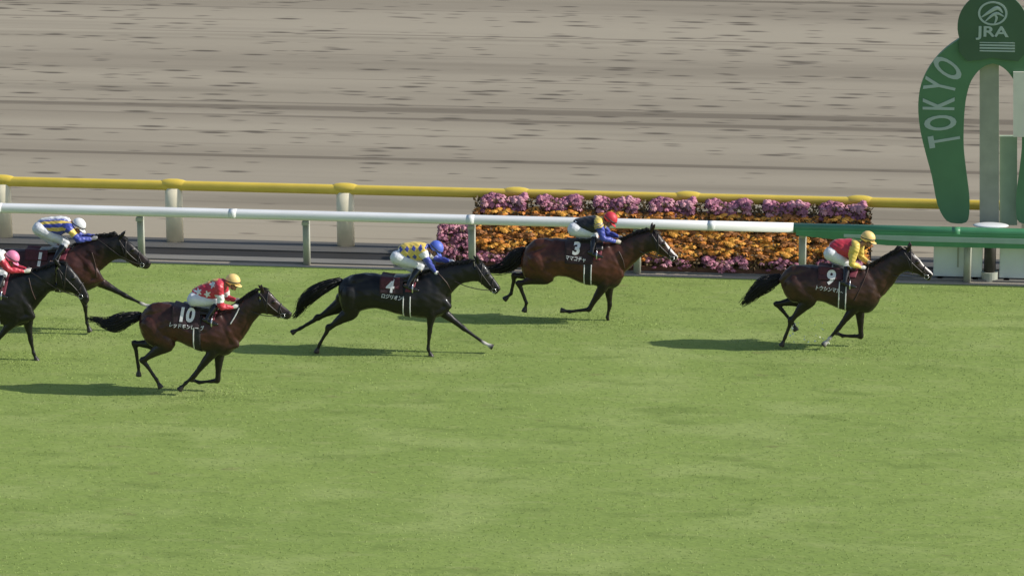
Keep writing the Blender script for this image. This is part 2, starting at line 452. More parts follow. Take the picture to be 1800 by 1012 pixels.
# lettering block at the foot of the crest: thin rows
mb = MB()
for (yy, hh) in ((75,1.6),(79.5,3.0),(84.5,3.0),(89.5,2.4)):
    q0 = P(1720, yy, cy); q1 = P(1786, yy, cy)
    mb.box(((q0[0]+q1[0])/2, cy, q0[2]), (.62, .008, hh/100))
mb.build('caption_rows', m_letter, wp)
# letters turned along the left arm
for ch, px, py, ang in (('O', 1668, 122, 55), ('Y', 1655, 152, 78), ('K', 1653, 184, 90), ('O', 1656, 216, 96), ('T', 1663, 246, 101)):
    q = P(px, py, Y_SIGN-.006); text_on(ch, .78, (q[0], Y_SIGN-.006, q[2]), 'arm_letter', m_letter, wp, roty=R(ang)-R(0), bold=.016, sx=.46)
# pole, cream board in place of the right arm's pale block, finial plate and plinth
slab([(1722,112),(1756,112),(1756,400),(1722,400)], Y_SIGN+.16, Y_SIGN+.34, 'pole', m_pole, wp)
slab([(1781,127),(1868,127),(1868,241),(1781,241)], Y_SIGN-.05, Y_SIGN-.006, 'arm_board', m_cream, wp)
slab([(1757,240),(1788,240),(1788,396),(1757,396)], Y_SIGN+.2, Y_SIGN+.3, 'pole_brace', mat('pole_pale', (.32,.40,.28), .6, scale=3, var=.1), wp)
for z, w in ((390, .33),):
    q = P(1742, 395, Y_SIGN); mb = MB(); mb.add(*ellipsoid((q[0], Y_SIGN-.45, P(1742,396,Y_SIGN-.45)[2]), (.32,.16,.04), nu=28, nv=8)); mb.build('white_cap', m_white, wp, smooth=True)
q = P(1742, 395, Y_SIGN); zc_ = P(1742,400,Y_SIGN-.45)[2]
mb = MB(); mb.add(*tube([(q[0], Y_SIGN-.45, 0.0), (q[0], Y_SIGN-.45, .16)], [.15,.15], k=1, n=20, roundcap=False)); mb.build('base_collar', m_gpost, wp, smooth=False)
mb = MB(); mb.add(*tube([(q[0], Y_SIGN-.45, .162), (q[0], Y_SIGN-.45, zc_-.03)], [.105,.105], k=1, n=20, roundcap=False)); mb.build('column', m_black, wp, smooth=True)
mb = MB(); mb.box((q[0], Y_SIGN+.05, .02+ (P(1742,396,Y_SIGN)[2])/2), (.2,.2,P(1742,396,Y_SIGN)[2]-.04)); mb.build('plinth', m_pole, wp, bevel=.01)
for i, (a, b, lab) in enumerate(((1641, 1727, 'grey padded panel at the foot of the winning post, left of the column'), (1757, 1850, 'grey padded panel at the foot of the winning post, right of the column'))):
    x0 = P(a, 460, Y_PAN)[0]; x1 = P(b, 460, Y_PAN)[0]; zt_ = P(a, 418, Y_PAN)[2]
    pan = empty('barrier_panel', ((x0+x1)/2, Y_PAN, 0), lab, 'panel', 'grey panels under the green rail')
    MB().box(((x0+x1)/2, Y_PAN, .03+zt_/2), (x1-x0, .16, zt_-.04)).build('pad', m_panel, pan, bevel=.02)
    for sx in (-1,1):
        MB().box(((x0+x1)/2+sx*(x1-x0)*.36, Y_PAN, .015), (.1,.3,.03)).build('foot', m_gpost, pan)
    MB().box(((x0+x1)/2, Y_PAN-.084, .12+zt_/2), (.03,.012,zt_*.7)).build('seam', m_gpost, pan)

# ------------------------------------------------------------------ flower bank
m_leaf = mat('flower_leaves', (.11,.07,.025), .7, scale=40, var=.5)
m_box = mat('planter_box', (.13,.055,.03), .7, scale=10, var=.2)
FLM = {'orange': [mat('petal_orange', (.68,.25,.035), .6, scale=60, var=.2), mat('petal_gold', (.80,.38,.055), .6, scale=60, var=.2), mat('petal_rust', (.34,.13,.03), .6, scale=60, var=.2)],
       'pink': [mat('petal_pink', (.47,.17,.245), .6, scale=60, var=.2), mat('petal_mauve', (.28,.10,.15), .6, scale=60, var=.2), mat('petal_rose', (.53,.25,.29), .6, scale=60, var=.2)]}
def blossom_mesh(kind, L=.96, D=.26, n=120, seed=0):
    r = np.random.default_rng(seed); mb = MB(); me_m = []
    for i in range(n):
        x = r.uniform(-L/2, L/2); y = r.uniform(-D/2-.03, D/2); z = .17+.06*r.random()+.03*math.sin(x*9+seed)-.22*abs(y-.05)
        if y < -.07: z -= r.random()*.10
        rr = r.uniform(.042,.07); k0 = len(mb.f); s_ = 7
        # ruffled flower head: centre, inner ring and outer petal tips
        tilt = np.array([r.normal()*.3, -.45+r.normal()*.3, 1]); tilt /= np.linalg.norm(tilt)
        a1 = np.cross(tilt, [0,1,0]); a1 /= np.linalg.norm(a1); a2 = np.cross(tilt, a1)
        c = np.array([x,y,z]); vs = [c+tilt*rr*.75]; 
        for j in range(s_*2):
            a = math.pi*j/s_; q = rr*(1.0 if j%2 else .72)
            vs.append(c+(a1*math.cos(a)+a2*math.sin(a))*q*np.array([1.5,1,1])+tilt*rr*(.05 if j%2 else .35))
        vs.append(c-tilt*rr*.5); fs = []
        for j in range(s_*2):
            fs += [(0, 1+j, 1+(j+1)%(s_*2)), (len(vs)-1, 1+(j+1)%(s_*2), 1+j)]
        mb.add(vs, fs); bd = (math.sin(z*38+seed*1.7+.8*math.sin(x*5+seed)))+r.normal()*.25; mi = 1 if bd > .55 else (2 if bd < -.45 else 0); me_m += [mi]*(len(mb.f)-k0)
    me = mb.mesh('blossoms'); 
    for q in FLM[kind]: me.materials.append(q)
    me.polygons.foreach_set('material_index', me_m); return me
def foliage_mesh(L=.98, D=.3, n=260, seed=0):
    r = np.random.default_rng(seed+50); mb = MB()
    for i in range(n):
        c = np.array([r.uniform(-L/2,L/2), r.uniform(-D/2-.02,D/2), r.uniform(.05,.19)]); d = r.normal(size=3); d[2] = abs(d[2]); d /= np.linalg.norm(d)
        s = np.cross(d, r.normal(size=3)); s /= np.linalg.norm(s); l_ = r.uniform(.05,.09); w = l_*.3
        mb.add([c, c+d*l_*.5+s*w, c+d*l_, c+d*l_*.5-s*w], [(0,1,2,3)])
    me = mb.mesh('foliage'); me.materials.append(m_leaf); return me
boxm = MB().box((0,0,.035), (.97,.25,.09)).mesh('box'); boxm.materials.append(m_box)
BL = {k: [blossom_mesh(k, seed=s+(10 if k=='pink' else 0)) for s in range(3)] for k in ('orange','pink')}
FO = [foliage_mesh(seed=s) for s in range(3)]
sparse = {k: blossom_mesh(k, n=60, seed=33) for k in ('orange','pink')}
m_rack = mat('rack_dark', (.09,.055,.035), .8, scale=6, var=.2)
xl = P(838, 420, Y_YEL-.25)[0]; xr = P(1530, 430, Y_YEL-.25)[0]; NCOL = 7; NR = 7; wcol = (xr-xl)/NCOL
yb = Y_YEL-.30; yfq = Y_WHITE+.32; ztop = P(1100, 358, yb)[2]-.22
rack = empty('display_rack', ((xl+xr)/2, (yb+yfq)/2, 0), 'dark stepped rack under the bank of orange and pink flowers', 'flower rack')
kinds = ['pink','orange','orange','orange','orange','orange','pink']
rown = ['bottom row', 'second row from the bottom', 'third row from the bottom', 'middle row', 'third row from the top', 'second row from the top', 'top row']
for j in range(NR):
    t = j/(NR-1); y = yfq+(yb-yfq)*t; z = .03+(ztop-.03)*t
    MB().box(((xl+xr)/2-.0, y, max(z-.015,.015)), (xr-xl, .27 if j else .26, .028)).build('shelf', m_rack, rack)
    ext = 1 if j < 4 else 0
    for c in range(-ext, NCOL):
        x = xl+(c+.5)*wcol if c >= 0 else xl-.31*wcol; kd = kinds[j]
        pot = empty('flower_planter', (x, y, z), None, 'planter', kd+' flower planters in the '+rown[j]+' of the bank')
        pot['label'] = 'planter of %s flowers in the %s of the stepped bank' % (kd, rown[j])
        s_ = wcol/.98
        use = BL[kd][(c+j)%3]
        if j in (1,5) and (c+j)%2: use = sparse[kd]
        if c == -1 and j in (1,2,3): use = BL['pink'][j%3]; pot['label'] = 'planter of pink flowers at the left end, %s of the bank' % rown[j]; pot['group'] = None; del pot['group']
        if j == NR-1 or j == 0:
            use = BL['pink'][c%3] if j else (sparse['pink'] if c%2 else BL['pink'][c%3])
        for nm, me in (('box', boxm), ('foliage', FO[(c*2+j)%3]), ('blossoms', use)):
            o = bpy.data.objects.new(nm, me); COL.objects.link(o); o.parent = pot
            sc = s_*.6 if c == -1 else s_ if nm != 'blossoms' else (s_*.76 if (j in (0,NR-1)) else s_)
            o.scale = (sc, 1, 1.25 if j == NR-1 and nm != 'box' else 1)
mb = MB()
for x in np.linspace(xl, xr, 5):
    for j in range(1, NR, 2):
        t = j/(NR-1); mb2 = MB().box((x, yfq+(yb-yfq)*t+.1, (.03+(ztop-.03)*t)/2-.02), (.04,.03,max(.02,(.03+(ztop-.03)*t)-.06))); mb2.build('leg', m_rack, rack)
# ------------------------------------------------------------------ horses
def conv(c):
    x0, y0, s = c
    return lambda p: (x0+p[0]/s, y0+p[1]/s)

def rib_ring(A, B, hw, Y, n=20, low=0.0):
    a = P(A[0], A[1], Y); b = P(B[0], B[1], Y); m = (a+b)/2; h = (a-b)/2
    th = np.linspace(0, 2*math.pi, n, endpoint=False)
    st = np.sign(np.sin(th))*np.abs(np.sin(th))**.85
    ct = np.cos(th)
    return m + np.outer(ct, h) + np.outer(st*(1-.12*ct), np.array([0,hw,0]))
def rib_loft(ribs, Y, k=4, n=20):
    arr = catmull([[r[0][0], r[0][1], r[1][0], r[1][1], r[2]] for r in ribs], k)
    return rings([rib_ring((q[0],q[1]), (q[2],q[3]), max(q[4],.01), Y, n) for q in arr])

def blend_pts(p, q, t): return np.array(p)*(1-t)+np.array(q)*t

def build_horse(S):
    cv = conv(S['crop']); ppm = 104.0
    Y = S['Y']
    def cr(ribs): return [(cv(a), cv(b), w) for a, b, w in ribs]
    trunk, neck, head = cr(S['trunk']), cr(S['neck']), cr(S['head'])
    parts = [rib_loft(trunk, Y), rib_loft(neck, Y, n=18), rib_loft(head, Y, n=18)]
    hoofs = []; fetl = []
    def leg(pts, side, kind):
        lat = Y - side*(.13 if kind == 'fore' else .15)      # side=+1 near the camera
        q = [P(*cv(p), lat) for p in pts]
        if kind == 'fore':
            el, kn, fe, ho = q
            sh = el + (np.array(P(*cv(S['shoulder']), lat))-el)*.55
            fd = (fe-kn)/np.linalg.norm(fe-kn)
            parts.append(tube([sh, el, blend_pts(el,kn,.35), blend_pts(el,kn,.75), kn, kn+fd*.05, blend_pts(kn,fe,.55), fe-fd*.03, fe],
                              [.11,.098,.072,.047,.047,.038,.029,.03,.036], n=14, flat=.88))
        else:
            hip, st, hk, fe, ho = [P(*cv(S['hip']), lat)] + q
            fd = (fe-hk)/np.linalg.norm(fe-hk)
            parts.append(tube([hip, blend_pts(hip,st,.55), st, blend_pts(st,hk,.4), blend_pts(st,hk,.8), hk],
                              [.17,.17,.14,.092,.052,.052], n=16, flat=.8))
            gd = (hk-st)/np.linalg.norm(hk-st); bk = gd-fd; bk /= np.linalg.norm(bk)+1e-6
            parts.append(tube([hk-gd*.05, hk+bk*.028, hk+fd*.08, blend_pts(hk,fe,.55), fe-fd*.03, fe],
                              [.04,.045,.040,.032,.032,.038], n=14, flat=.85))
        hd = (ho-fe)/np.linalg.norm(ho-fe)
        parts.append(tube([fe, fe+hd*.05, fe+hd*.10], [.036,.028,.034], n=12))
        hf = fe+hd*.095
        parts.append(tube([hf, hf+hd*.03, hf+hd*.075], [.040,.047,.055], n=14, k=2, roundcap=False))
        hoofs.append(hf+hd*.04); fetl.append((fe+hf)/2)
    for k_, pts in enumerate(S['fore']): leg(pts, +1 if k_ == 0 else -1, 'fore')
    for k_, pts in enumerate(S['hind']): leg(pts, +1 if k_ == 0 else -1, 'hind')
    # muscle masses: shoulder blades, fore arm top, cheeks, crest, chest
    for s in (-1, 1):
        a = P(*cv(S['withers']), Y+s*.10); b = P(*cv(S['point']), Y+s*.10); el = P(*cv(S['fore'][0 if s < 0 else 1][0]), Y+s*.14)
        a = a+(b-a)*.22
        parts.append(tube([a, (a+b)/2, b], [.07,.12,.065], n=14, flat=.72))
        parts.append(tube([b, (b+el)/2, el], [.06,.08,.08], n=12, flat=.8))
        t_ = P(*cv(S['hip']), Y+s*.13); st = P(*cv(S['hind'][0 if s < 0 else 1][0]), Y+s*.15)
        up = np.array([0,0,1.])
        cro = P(*cv(S['croup']), Y+s*.09)
        parts.append(tube([cro+np.array([.12,0,-.10]), cro+np.array([-.1,0,-.13]), cro+np.array([-.28,0,-.27])], [.09,.13,.08], n=14, flat=.8))
        j = head[1]; c_ = P(j[0][0]*.38+j[1][0]*.62, j[0][1]*.38+j[1][1]*.62, Y+s*.045)
        parts.append(ellipsoid(c_, (.085,.055,.10)))
        # nostril flare and eye socket
        e_ = head[2]; c_ = P(e_[0][0]*.72+e_[1][0]*.28, e_[0][1]*.72+e_[1][1]*.28, Y+s*.062)
        parts.append(ellipsoid(c_, (.035,.022,.028)))
        e_ = head[5]; c_ = P(e_[0][0]*.7+e_[1][0]*.3, e_[0][1]*.7+e_[1][1]*.3, Y+s*.034)
        parts.append(ellipsoid(c_, (.03,.02,.025)))
    # ears
    er, et = cv(S['ear'][0]), cv(S['ear'][1])
    for s in (-1, 1):
        a = P(*er, Y+s*.045); b = P(et[0]-s*S.get('earspread', 2), et[1]+(0 if s < 0 else 1.0), Y+s*.065)
        b = a+(b-a)/np.linalg.norm(b-a)*.155
        parts.append(tube([a-(b-a)*.15, a+(b-a)*.35, a+(b-a)*.7, b], [.026,.032,.024,.006], n=10, flat=.55))
    zmin = min(h[2] for h in hoofs)
    print(S['id'], 'lane', round(Y,2), 'hoof z', [round(h[2],2) for h in hoofs])
    base = np.array([P(*cv(S['withers']), Y)[0], Y, 0.0])
    me = solid('horse', parts, .0135, 4, off=base, wrinkle=.0, wscale=17)
    c_ = coords(me); n_ = np.empty(len(c_)*3); me.vertices.foreach_get('normal', n_); n_ = n_.reshape(-1,3)
    up_ = np.clip((c_[:,2]-.75)/.25, 0, 1); c_ = c_+n_*(.0035*pnoise(c_*17)+up_*.0062*pnoise(c_*np.array([15,4,4.5])+S['seed']*3))[:,None]
    me.vertices.foreach_set('co', c_.ravel()); me.update()
    o = link('horse', me, None); o.location = base; tag(o, S['label'], 'horse', 'race horses galloping on the turf')
    # coat colours per vertex: dark points, muzzle, markings, hooves
    co = coords(me)+base; c0 = np.array(S['coat']); dk = np.array(S['dark'])
    nz = pnoise(co*6.0)
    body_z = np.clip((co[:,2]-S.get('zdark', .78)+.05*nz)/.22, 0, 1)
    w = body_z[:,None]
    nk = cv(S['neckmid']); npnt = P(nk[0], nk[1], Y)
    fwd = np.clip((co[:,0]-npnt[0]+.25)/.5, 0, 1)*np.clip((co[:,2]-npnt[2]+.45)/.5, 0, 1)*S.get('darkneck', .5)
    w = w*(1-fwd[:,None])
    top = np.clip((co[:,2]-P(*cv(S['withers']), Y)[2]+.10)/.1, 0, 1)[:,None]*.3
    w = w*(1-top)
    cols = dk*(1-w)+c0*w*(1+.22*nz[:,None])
    mz = head[-2]; mp = P((mz[0][0]+mz[1][0])/2, (mz[0][1]+mz[1][1])/2, Y)
    m_ = np.clip(1.25-np.linalg.norm(co-mp, axis=1)/.13, 0, 1)[:,None]; cols = cols*(1-m_)+np.array([.02,.017,.016])*m_
    for h in hoofs:
        m_ = np.clip(1.6-np.linalg.norm(co-h, axis=1)/.05, 0, 1)[:,None]; cols = cols*(1-m_)+np.array([.05,.042,.036])*m_
    for idx in S.get('socks', []):
        m_ = np.clip(1.9-np.linalg.norm(co-fetl[idx], axis=1)/.06, 0, 1)[:,None]; cols = cols*(1-m_)+np.array([.55,.52,.48])*m_
    if 'blaze' in S:
        i0, i1, wd = S['blaze']
        tops = catmull([list(P(r[0][0], r[0][1], Y)) for r in head], 5)
        i0 = int(i0*5); i1 = int(i1*5)
        d = np.min(np.linalg.norm(co[:,None,:]-tops[None,i0:i1,:], axis=2), axis=1)
        m_ = np.clip((wd-d+.006*nz)/.008, 0, 1)[:,None]; cols = cols*(1-m_)+np.array([.62,.58,.54])*m_
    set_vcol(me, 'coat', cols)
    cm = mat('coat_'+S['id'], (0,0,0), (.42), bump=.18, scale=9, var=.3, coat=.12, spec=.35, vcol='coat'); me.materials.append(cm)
    # body surface lookup
    bv = BVHTree.FromPolygons([tuple(v) for v in co], [tuple(p.vertices) for p in me.polygons])
    def surf(p, s=-1, off=.006):
        r = bv.ray_cast(Vector((p[0], Y+s*1.5, p[2])), Vector((0,-s,0)), 3)
        if r[0] is None: return np.array([p[0], Y+s*.05, p[2]])
        return np.array(r[0])+np.array([0, s*off, 0])
    def surf_px(q, s=-1, off=.006):
        for Yq in (Y+s*.2,):
            r = P(q[0], q[1], Yq)
        return surf(r, s, off)
    S['surf'] = surf; S['bv'] = bv; S['obj'] = o; S['base'] = base
    # eyes, nostrils
    for s in (-1, 1):
        e_ = head[2]; c_ = P(e_[0][0]*.74+e_[1][0]*.26, e_[0][1]*.74+e_[1][1]*.26, Y+s*.05); c_ = surf(c_, s, -.006)
        mb = MB(); mb.add(*ellipsoid(c_, (.019,.013,.015))); mb.build('eye', mat('eye', (.012,.008,.006), .08, coat=1), o, smooth=True)
        e_ = head[5]; c_ = P(e_[0][0]*.68+e_[1][0]*.32, e_[0][1]*.68+e_[1][1]*.32, Y+s*.03); c_ = surf(c_, s, -.003)
        mb = MB(); mb.add(*ellipsoid(c_, (.013,.008,.018))); mb.build('nostril', mat('nostril', (.008,.005,.005), .7), o, smooth=True)
    # ---- hair
    r = np.random.default_rng(S['seed']); hair = mat('hair_'+S['id'], tuple(dk*.8), .5, scale=60, var=.3)
    path = [P(*cv(p), Y) for p in S['tail'][0]]; rad = S['tail'][1]
    mb = MB()
    dense = catmull(path, 6); drad = catmull([[q] for q in rad], 6)[:,0]
    mb.add(*tube(path[:max(3, len(path)-1)], [q*.62 for q in rad[:max(3, len(path)-1)]], n=10))
    for i in range(260):
        th = r.uniform(0, 2*math.pi); q = math.sqrt(r.random()); ln = int(len(dense)*r.uniform(.55, 1.0)); st = int(r.uniform(0, len(dense)*.30))
        ph = r.uniform(0,6); amp = r.uniform(.0,.06); pts = []
        for k in range(st, max(ln, st+3), 2):
            k = min(k, len(dense)-1); t = dense[min(k+1,len(dense)-1)]-dense[max(k-1,0)]; t /= np.linalg.norm(t)+1e-9
            s2 = np.array([0,1,0]); w2 = np.cross(t, s2)
            fr = k/len(dense)
            pts.append(dense[k]+(s2*math.cos(th)+w2*math.sin(th))*drad[k]*q*1.18+w2*amp*math.sin(ph+fr*7)*fr)
        if len(pts) >= 2: mb.add(*tube(pts, list(np.linspace(.008,.002,len(pts))), n=4, k=1, roundcap=False))
    mb.build('tail', hair, o, smooth=True)
    mb = MB()
    crest = catmull([list(P(n_[0][0], n_[0][1], Y)) for n_ in neck] + [list(P(head[0][0][0], head[0][0][1], Y))], 8)
    for i in range(230):
        k = int(r.uniform(4, len(crest)-1)); c = crest[k]; d = crest[min(k+1,len(crest)-1)]-crest[k-1]; d /= np.linalg.norm(d)+1e-9
        L_ = r.uniform(.08,.17)*S.get('mane', 1); s = r.choice([-1,1], p=[.7,.3]); out = np.array([-d[2],0,d[0]])
        pts = [c-out*.02+np.array([0,s*.006,0]), c+out*.012-d*L_*.3+np.array([0,s*.02*r.random(),0]), c+out*r.uniform(-.01,.03)-d*L_*.7+np.array([0,s*r.uniform(.01,.05),0]), c-out*r.uniform(0,.06)-d*L_+np.array([0,s*r.uniform(.03,.08),0])]
        mb.add(*tube(pts, [.007,.007,.005,.002], n=4, k=2, roundcap=False))
    fl = P(head[1][0][0], head[1][0][1], Y)
    for i in range(26):
        s = r.uniform(-1,1); a = crest[-1]+np.array([0,s*.02,.01]); b = fl+np.array([r.uniform(-.05,.03), s*.06, r.uniform(-.02,.03)])
        mb.add(*tube([a, (a+b)/2+np.array([0,0,.015]), b], [.006,.005,.002], n=4, k=2, roundcap=False))
    mb.build('mane', hair, o, smooth=True)
    # ---- number cloth, girth
    bz = sorted([(P(b_[0], b_[1], Y)[0], P(b_[0], b_[1], Y)[2]) for a_, b_, w_ in trunk])
    bellyz = lambda x: float(np.interp(x, [q_[0] for q_ in bz], [q_[1] for q_ in bz]))
    def wrap(name, xa, xb, zc, t0, t1, m, off=.012, nx=14, nt=40, thick=.006, parent=o, slant=0.0, puff=0.0):
        vs = []; ok = True
        for layer in (0, 1):
            for i in range(nx+1):
                for j in range(nt+1):
                    t = t0+(t1-t0)*j/nt; x = xa+(xb-xa)*i/nx + slant*abs(t)
                    d = Vector((0, -math.sin(t), math.cos(t))); c = Vector((x, Y, zc))
                    hit = bv.ray_cast(c, d, 1.0)
                    rr = (hit[0]-c).length if hit[0] is not None else .25
                    if d.z < -.15: rr = min(rr, (zc-bellyz(x)+.015)/-d.z)
                    if puff: rr += puff*math.exp(-((abs(t)-.62)/.30)**2)
                    vs.append(c+d*(rr+off-(layer*thick)))
        fs = []; N = (nx+1)*(nt+1); idx = lambda l, i, j: l*N+i*(nt+1)+j
        for i in range(nx):
            for j in range(nt):
                fs += [(idx(0,i,j), idx(0,i+1,j), idx(0,i+1,j+1), idx(0,i,j+1)), (idx(1,i,j), idx(1,i,j+1), idx(1,i+1,j+1), idx(1,i+1,j))]
        for i in range(nx):
            fs += [(idx(0,i,0), idx(1,i,0), idx(1,i+1,0), idx(0,i+1,0)), (idx(0,i,nt), idx(0,i+1,nt), idx(1,i+1,nt), idx(1,i,nt))]
        for j in range(nt):
            fs += [(idx(0,0,j), idx(0,0,j+1), idx(1,0,j+1), idx(1,0,j)), (idx(0,nx,j), idx(1,nx,j), idx(1,nx,j+1), idx(0,nx,j+1))]
        mb = MB(); mb.add(vs, fs); ob = mb.build(name, m, parent, smooth=True)
        return ob, vs, fs
    X = lambda px: P(px, S['gy'], Y)[0]
    cx0, cx1 = X(S['cloth'][0]), X(S['cloth'][1]); zc = P(S['cloth'][0], S['gy'], Y)[2]
    m_cl = mat('cloth_'+S['clothmat'], {'black': (.036,.015,.018), 'deep': (.065,.016,.022), 'maroon': (.085,.018,.024)}[S['clothmat']], .75, bump=.25, scale=26, var=.25, sheen=.1)
    cloth, cv_, cf_ = wrap('saddlecloth', cx0, cx1, zc, -S['drop'], S['drop'], m_cl, off=.016, puff=.045)
    bv2 = BVHTree.FromPolygons([tuple(v) for v in cv_], cf_)
    m_red = mat('cloth_red', (.20,.035,.055), .7, scale=26, var=.25)
    if 'square' in S:
        a, b, t0, t1 = S['square']; 
        for s in (-1,1): wrap('number_square', X(a), X(b), zc, s*t0, s*t1, mat('cloth_maroon', (.085,.018,.024), .75, bump=.25, scale=26, var=.25), off=.0195, nx=8, nt=12, thick=.003, parent=cloth, puff=.045)
    def decal(body, pxc, size, bold, sx, name, slant=0.0, shear=0.0):
        for s in (-1, 1):
            me_ = text_mesh(body, size, .007 if body == '4' else bold, ext=.0); bm = bmesh.new(); bm.from_mesh(me_)
            bmesh.ops.triangulate(bm, faces=bm.faces); bmesh.ops.subdivide_edges(bm, edges=[e for e in bm.edges if e.calc_length() > .03], cuts=2, use_grid_fill=False)
            bmesh.ops.triangulate(bm, faces=bm.faces)
            bm.to_mesh(me_); bm.free(); c = coords(me_)
            ctr = P(pxc[0], pxc[1], Y-.28)
            x = c[:,0]*sx; z = c[:,1]; 
            x2 = x*math.cos(slant)-z*math.sin(slant)+shear*z; z2 = x*math.sin(slant)+z*math.cos(slant)
            out = []
            for a_, b_ in zip(x2, z2):
                xx = ctr[0]+(a_ if s < 0 else -a_); zz = ctr[2]+b_
                h = bv2.ray_cast(Vector((xx, Y+s*1.5, zz)), Vector((0,-s,0)), 1.5-.17)
                if h[0] is None: h = bv.ray_cast(Vector((xx, Y+s*1.5, zz)), Vector((0,-s,0)), 1.5-.17)
                yy = (h[0][1] if h[0] is not None else Y+s*.17)+s*.008
                out.append((xx-base[0], yy-Y, zz))
            me_.vertices.foreach_set('co', np.array(out).ravel()); me_.update()
            link(name, me_, mat('cloth_white', (.78,.77,.75), .7, scale=20, var=.05), cloth)
    if S.get('number'): decal(S['number'], S['npos'], S.get('nsize', .30), .012, S.get('nsx', 1.0), 'number', R(-3), .08)
    if S.get('name'): decal(S['name'], S['tpos'], S.get('tsize', .088), .0015, .82, 'name_lettering', R(-6), .1)
    # girth with pale edges
    g0, g1 = X(S['girth'][0]), X(S['girth'][1]); zg = zc-.05
    wrap('girth', g0, g1, zg, -math.pi+.02, math.pi-.02, mat('girth', (.02,.018,.018), .7), off=.010, nx=4, nt=64, slant=-.012)
    for gx in ((g0, g1) if S.get('girth2', True) else (g0,)):
        for s in (-1,1): wrap('girth_edge', gx-.009, gx+.009, zg, s*1.45, s*2.8, mat('cloth_white', (.78,.77,.75), .7, scale=20, var=.05), off=.014, nx=1, nt=24, thick=.004, slant=-.012)
    # front pad seen in front of the boot
    p0, p1 = X(S['pad'][0]), X(S['pad'][1])
    wrap('shoulder_pad', p0, p1, zc, -S.get('padt', 1.35), S.get('padt', 1.35), m_red, off=.013, nx=6, nt=30, slant=-.05)
    # saddle
    s0, s1 = X(S['saddle'][0]), X(S['saddle'][1])
    sd_, _, _ = wrap('saddle', s0, s1, zc, -.75, .75, mat('saddle_leather', (.02,.014,.012), .35, bump=.2, scale=30, coat=.2), off=.035, nx=10, nt=22, thick=.02, puff=.02)
    S['saddle_obj'] = sd_
    # ---- bridle
    br = MB(); leather = mat('leather', (.022,.016,.014), .4, scale=30, coat=.2)
    webbing = mat('webbing_'+('pale' if S.get('palebridle') else 'dark'), (.55,.56,.62) if S.get('palebridle') else (.03,.022,.02), .5, scale=30)
    hr = catmull([[r_[0][0], r_[0][1], r_[1][0], r_[1][1], r_[2]] for r_ in head], 4)
    def rng_(t):
        q = hr[int(t*4)]; return rib_ring((q[0],q[1]), (q[2],q[3]), q[4], Y, 24)
    def band(t, w=.011, grow=1.07, flat=.5):
        rr = rng_(t); m_ = rr.mean(axis=0); pts = []
        for p in rr:
            d = p-m_; L_ = np.linalg.norm(d); d = d/L_
            hit = bv.ray_cast(Vector(m_+d*.4), Vector(-d), .4)
            L2 = (hit[0]-Vector(m_)).length if hit[0] is not None else L_
            pts.append(m_+d*(L2+.004))
        pts.append(pts[0]); return tube(pts, [w]*len(pts), n=6, k=1, roundcap=False)
    br.add(*band(3.3)); br.add(*band(1.1))
    for s in (-1,1):
        def on(t, f):
            q = hr[int(t*4)]; p = P(q[0]*(1-f)+q[2]*f, q[1]*(1-f)+q[3]*f, Y+s*.05); return surf(p, s, .004)
        br.add(*tube([on(.3,.25), on(1.2,.5), on(2.4,.62), on(3.3,.68), on(4.2,.75)], [.009]*5, n=6, k=2))
        br.add(*tube([on(3.3,.35), on(3.8,.6), on(4.2,.75)], [.007]*3, n=6, k=2))
        c = on(4.2,.76); mbr = MB(); ringp = [c+np.array([.036*math.cos(a), s*.006, .036*math.sin(a)]) for a in np.linspace(0,2*math.pi,17)]
        mbr.add(*tube(ringp, [.0055]*17, n=6, k=1, roundcap=False)); S.setdefault('bit', {})[s] = c
        S.setdefault('bitmesh', []).append(mbr)
        th_ = MB()
        th_.add(*tube([on(.2,.2), on(.5,.5), on(.75,.8), on(1.0,.97)], [.011]*4, n=6, k=2)); S.setdefault('throat', []).append(th_)
    bo = br.build('bridle', leather, o, smooth=True)
    for t_ in S['throat']: t_.build('throat_lash', webbing, bo, smooth=True)
    for t_ in S['bitmesh']: t_.build('bit_ring', mat('steel', (.6,.6,.6), .25, metallic=1.0, scale=3), bo, smooth=True)
    S['bridle'] = bo
    # breast strap
    for s in (-1,1):
        q = [surf_px(cv(p), s, .005) for p in S['strap']]
        MB().add(*tube(q, [.011]*len(q), n=6, k=2)).build('neck_strap', mat('strap_'+('white' if S.get('whitestrap') else 'brown'), (.7,.7,.68) if S.get('whitestrap') else (.05,.025,.02), .5), o, smooth=True)
    return o

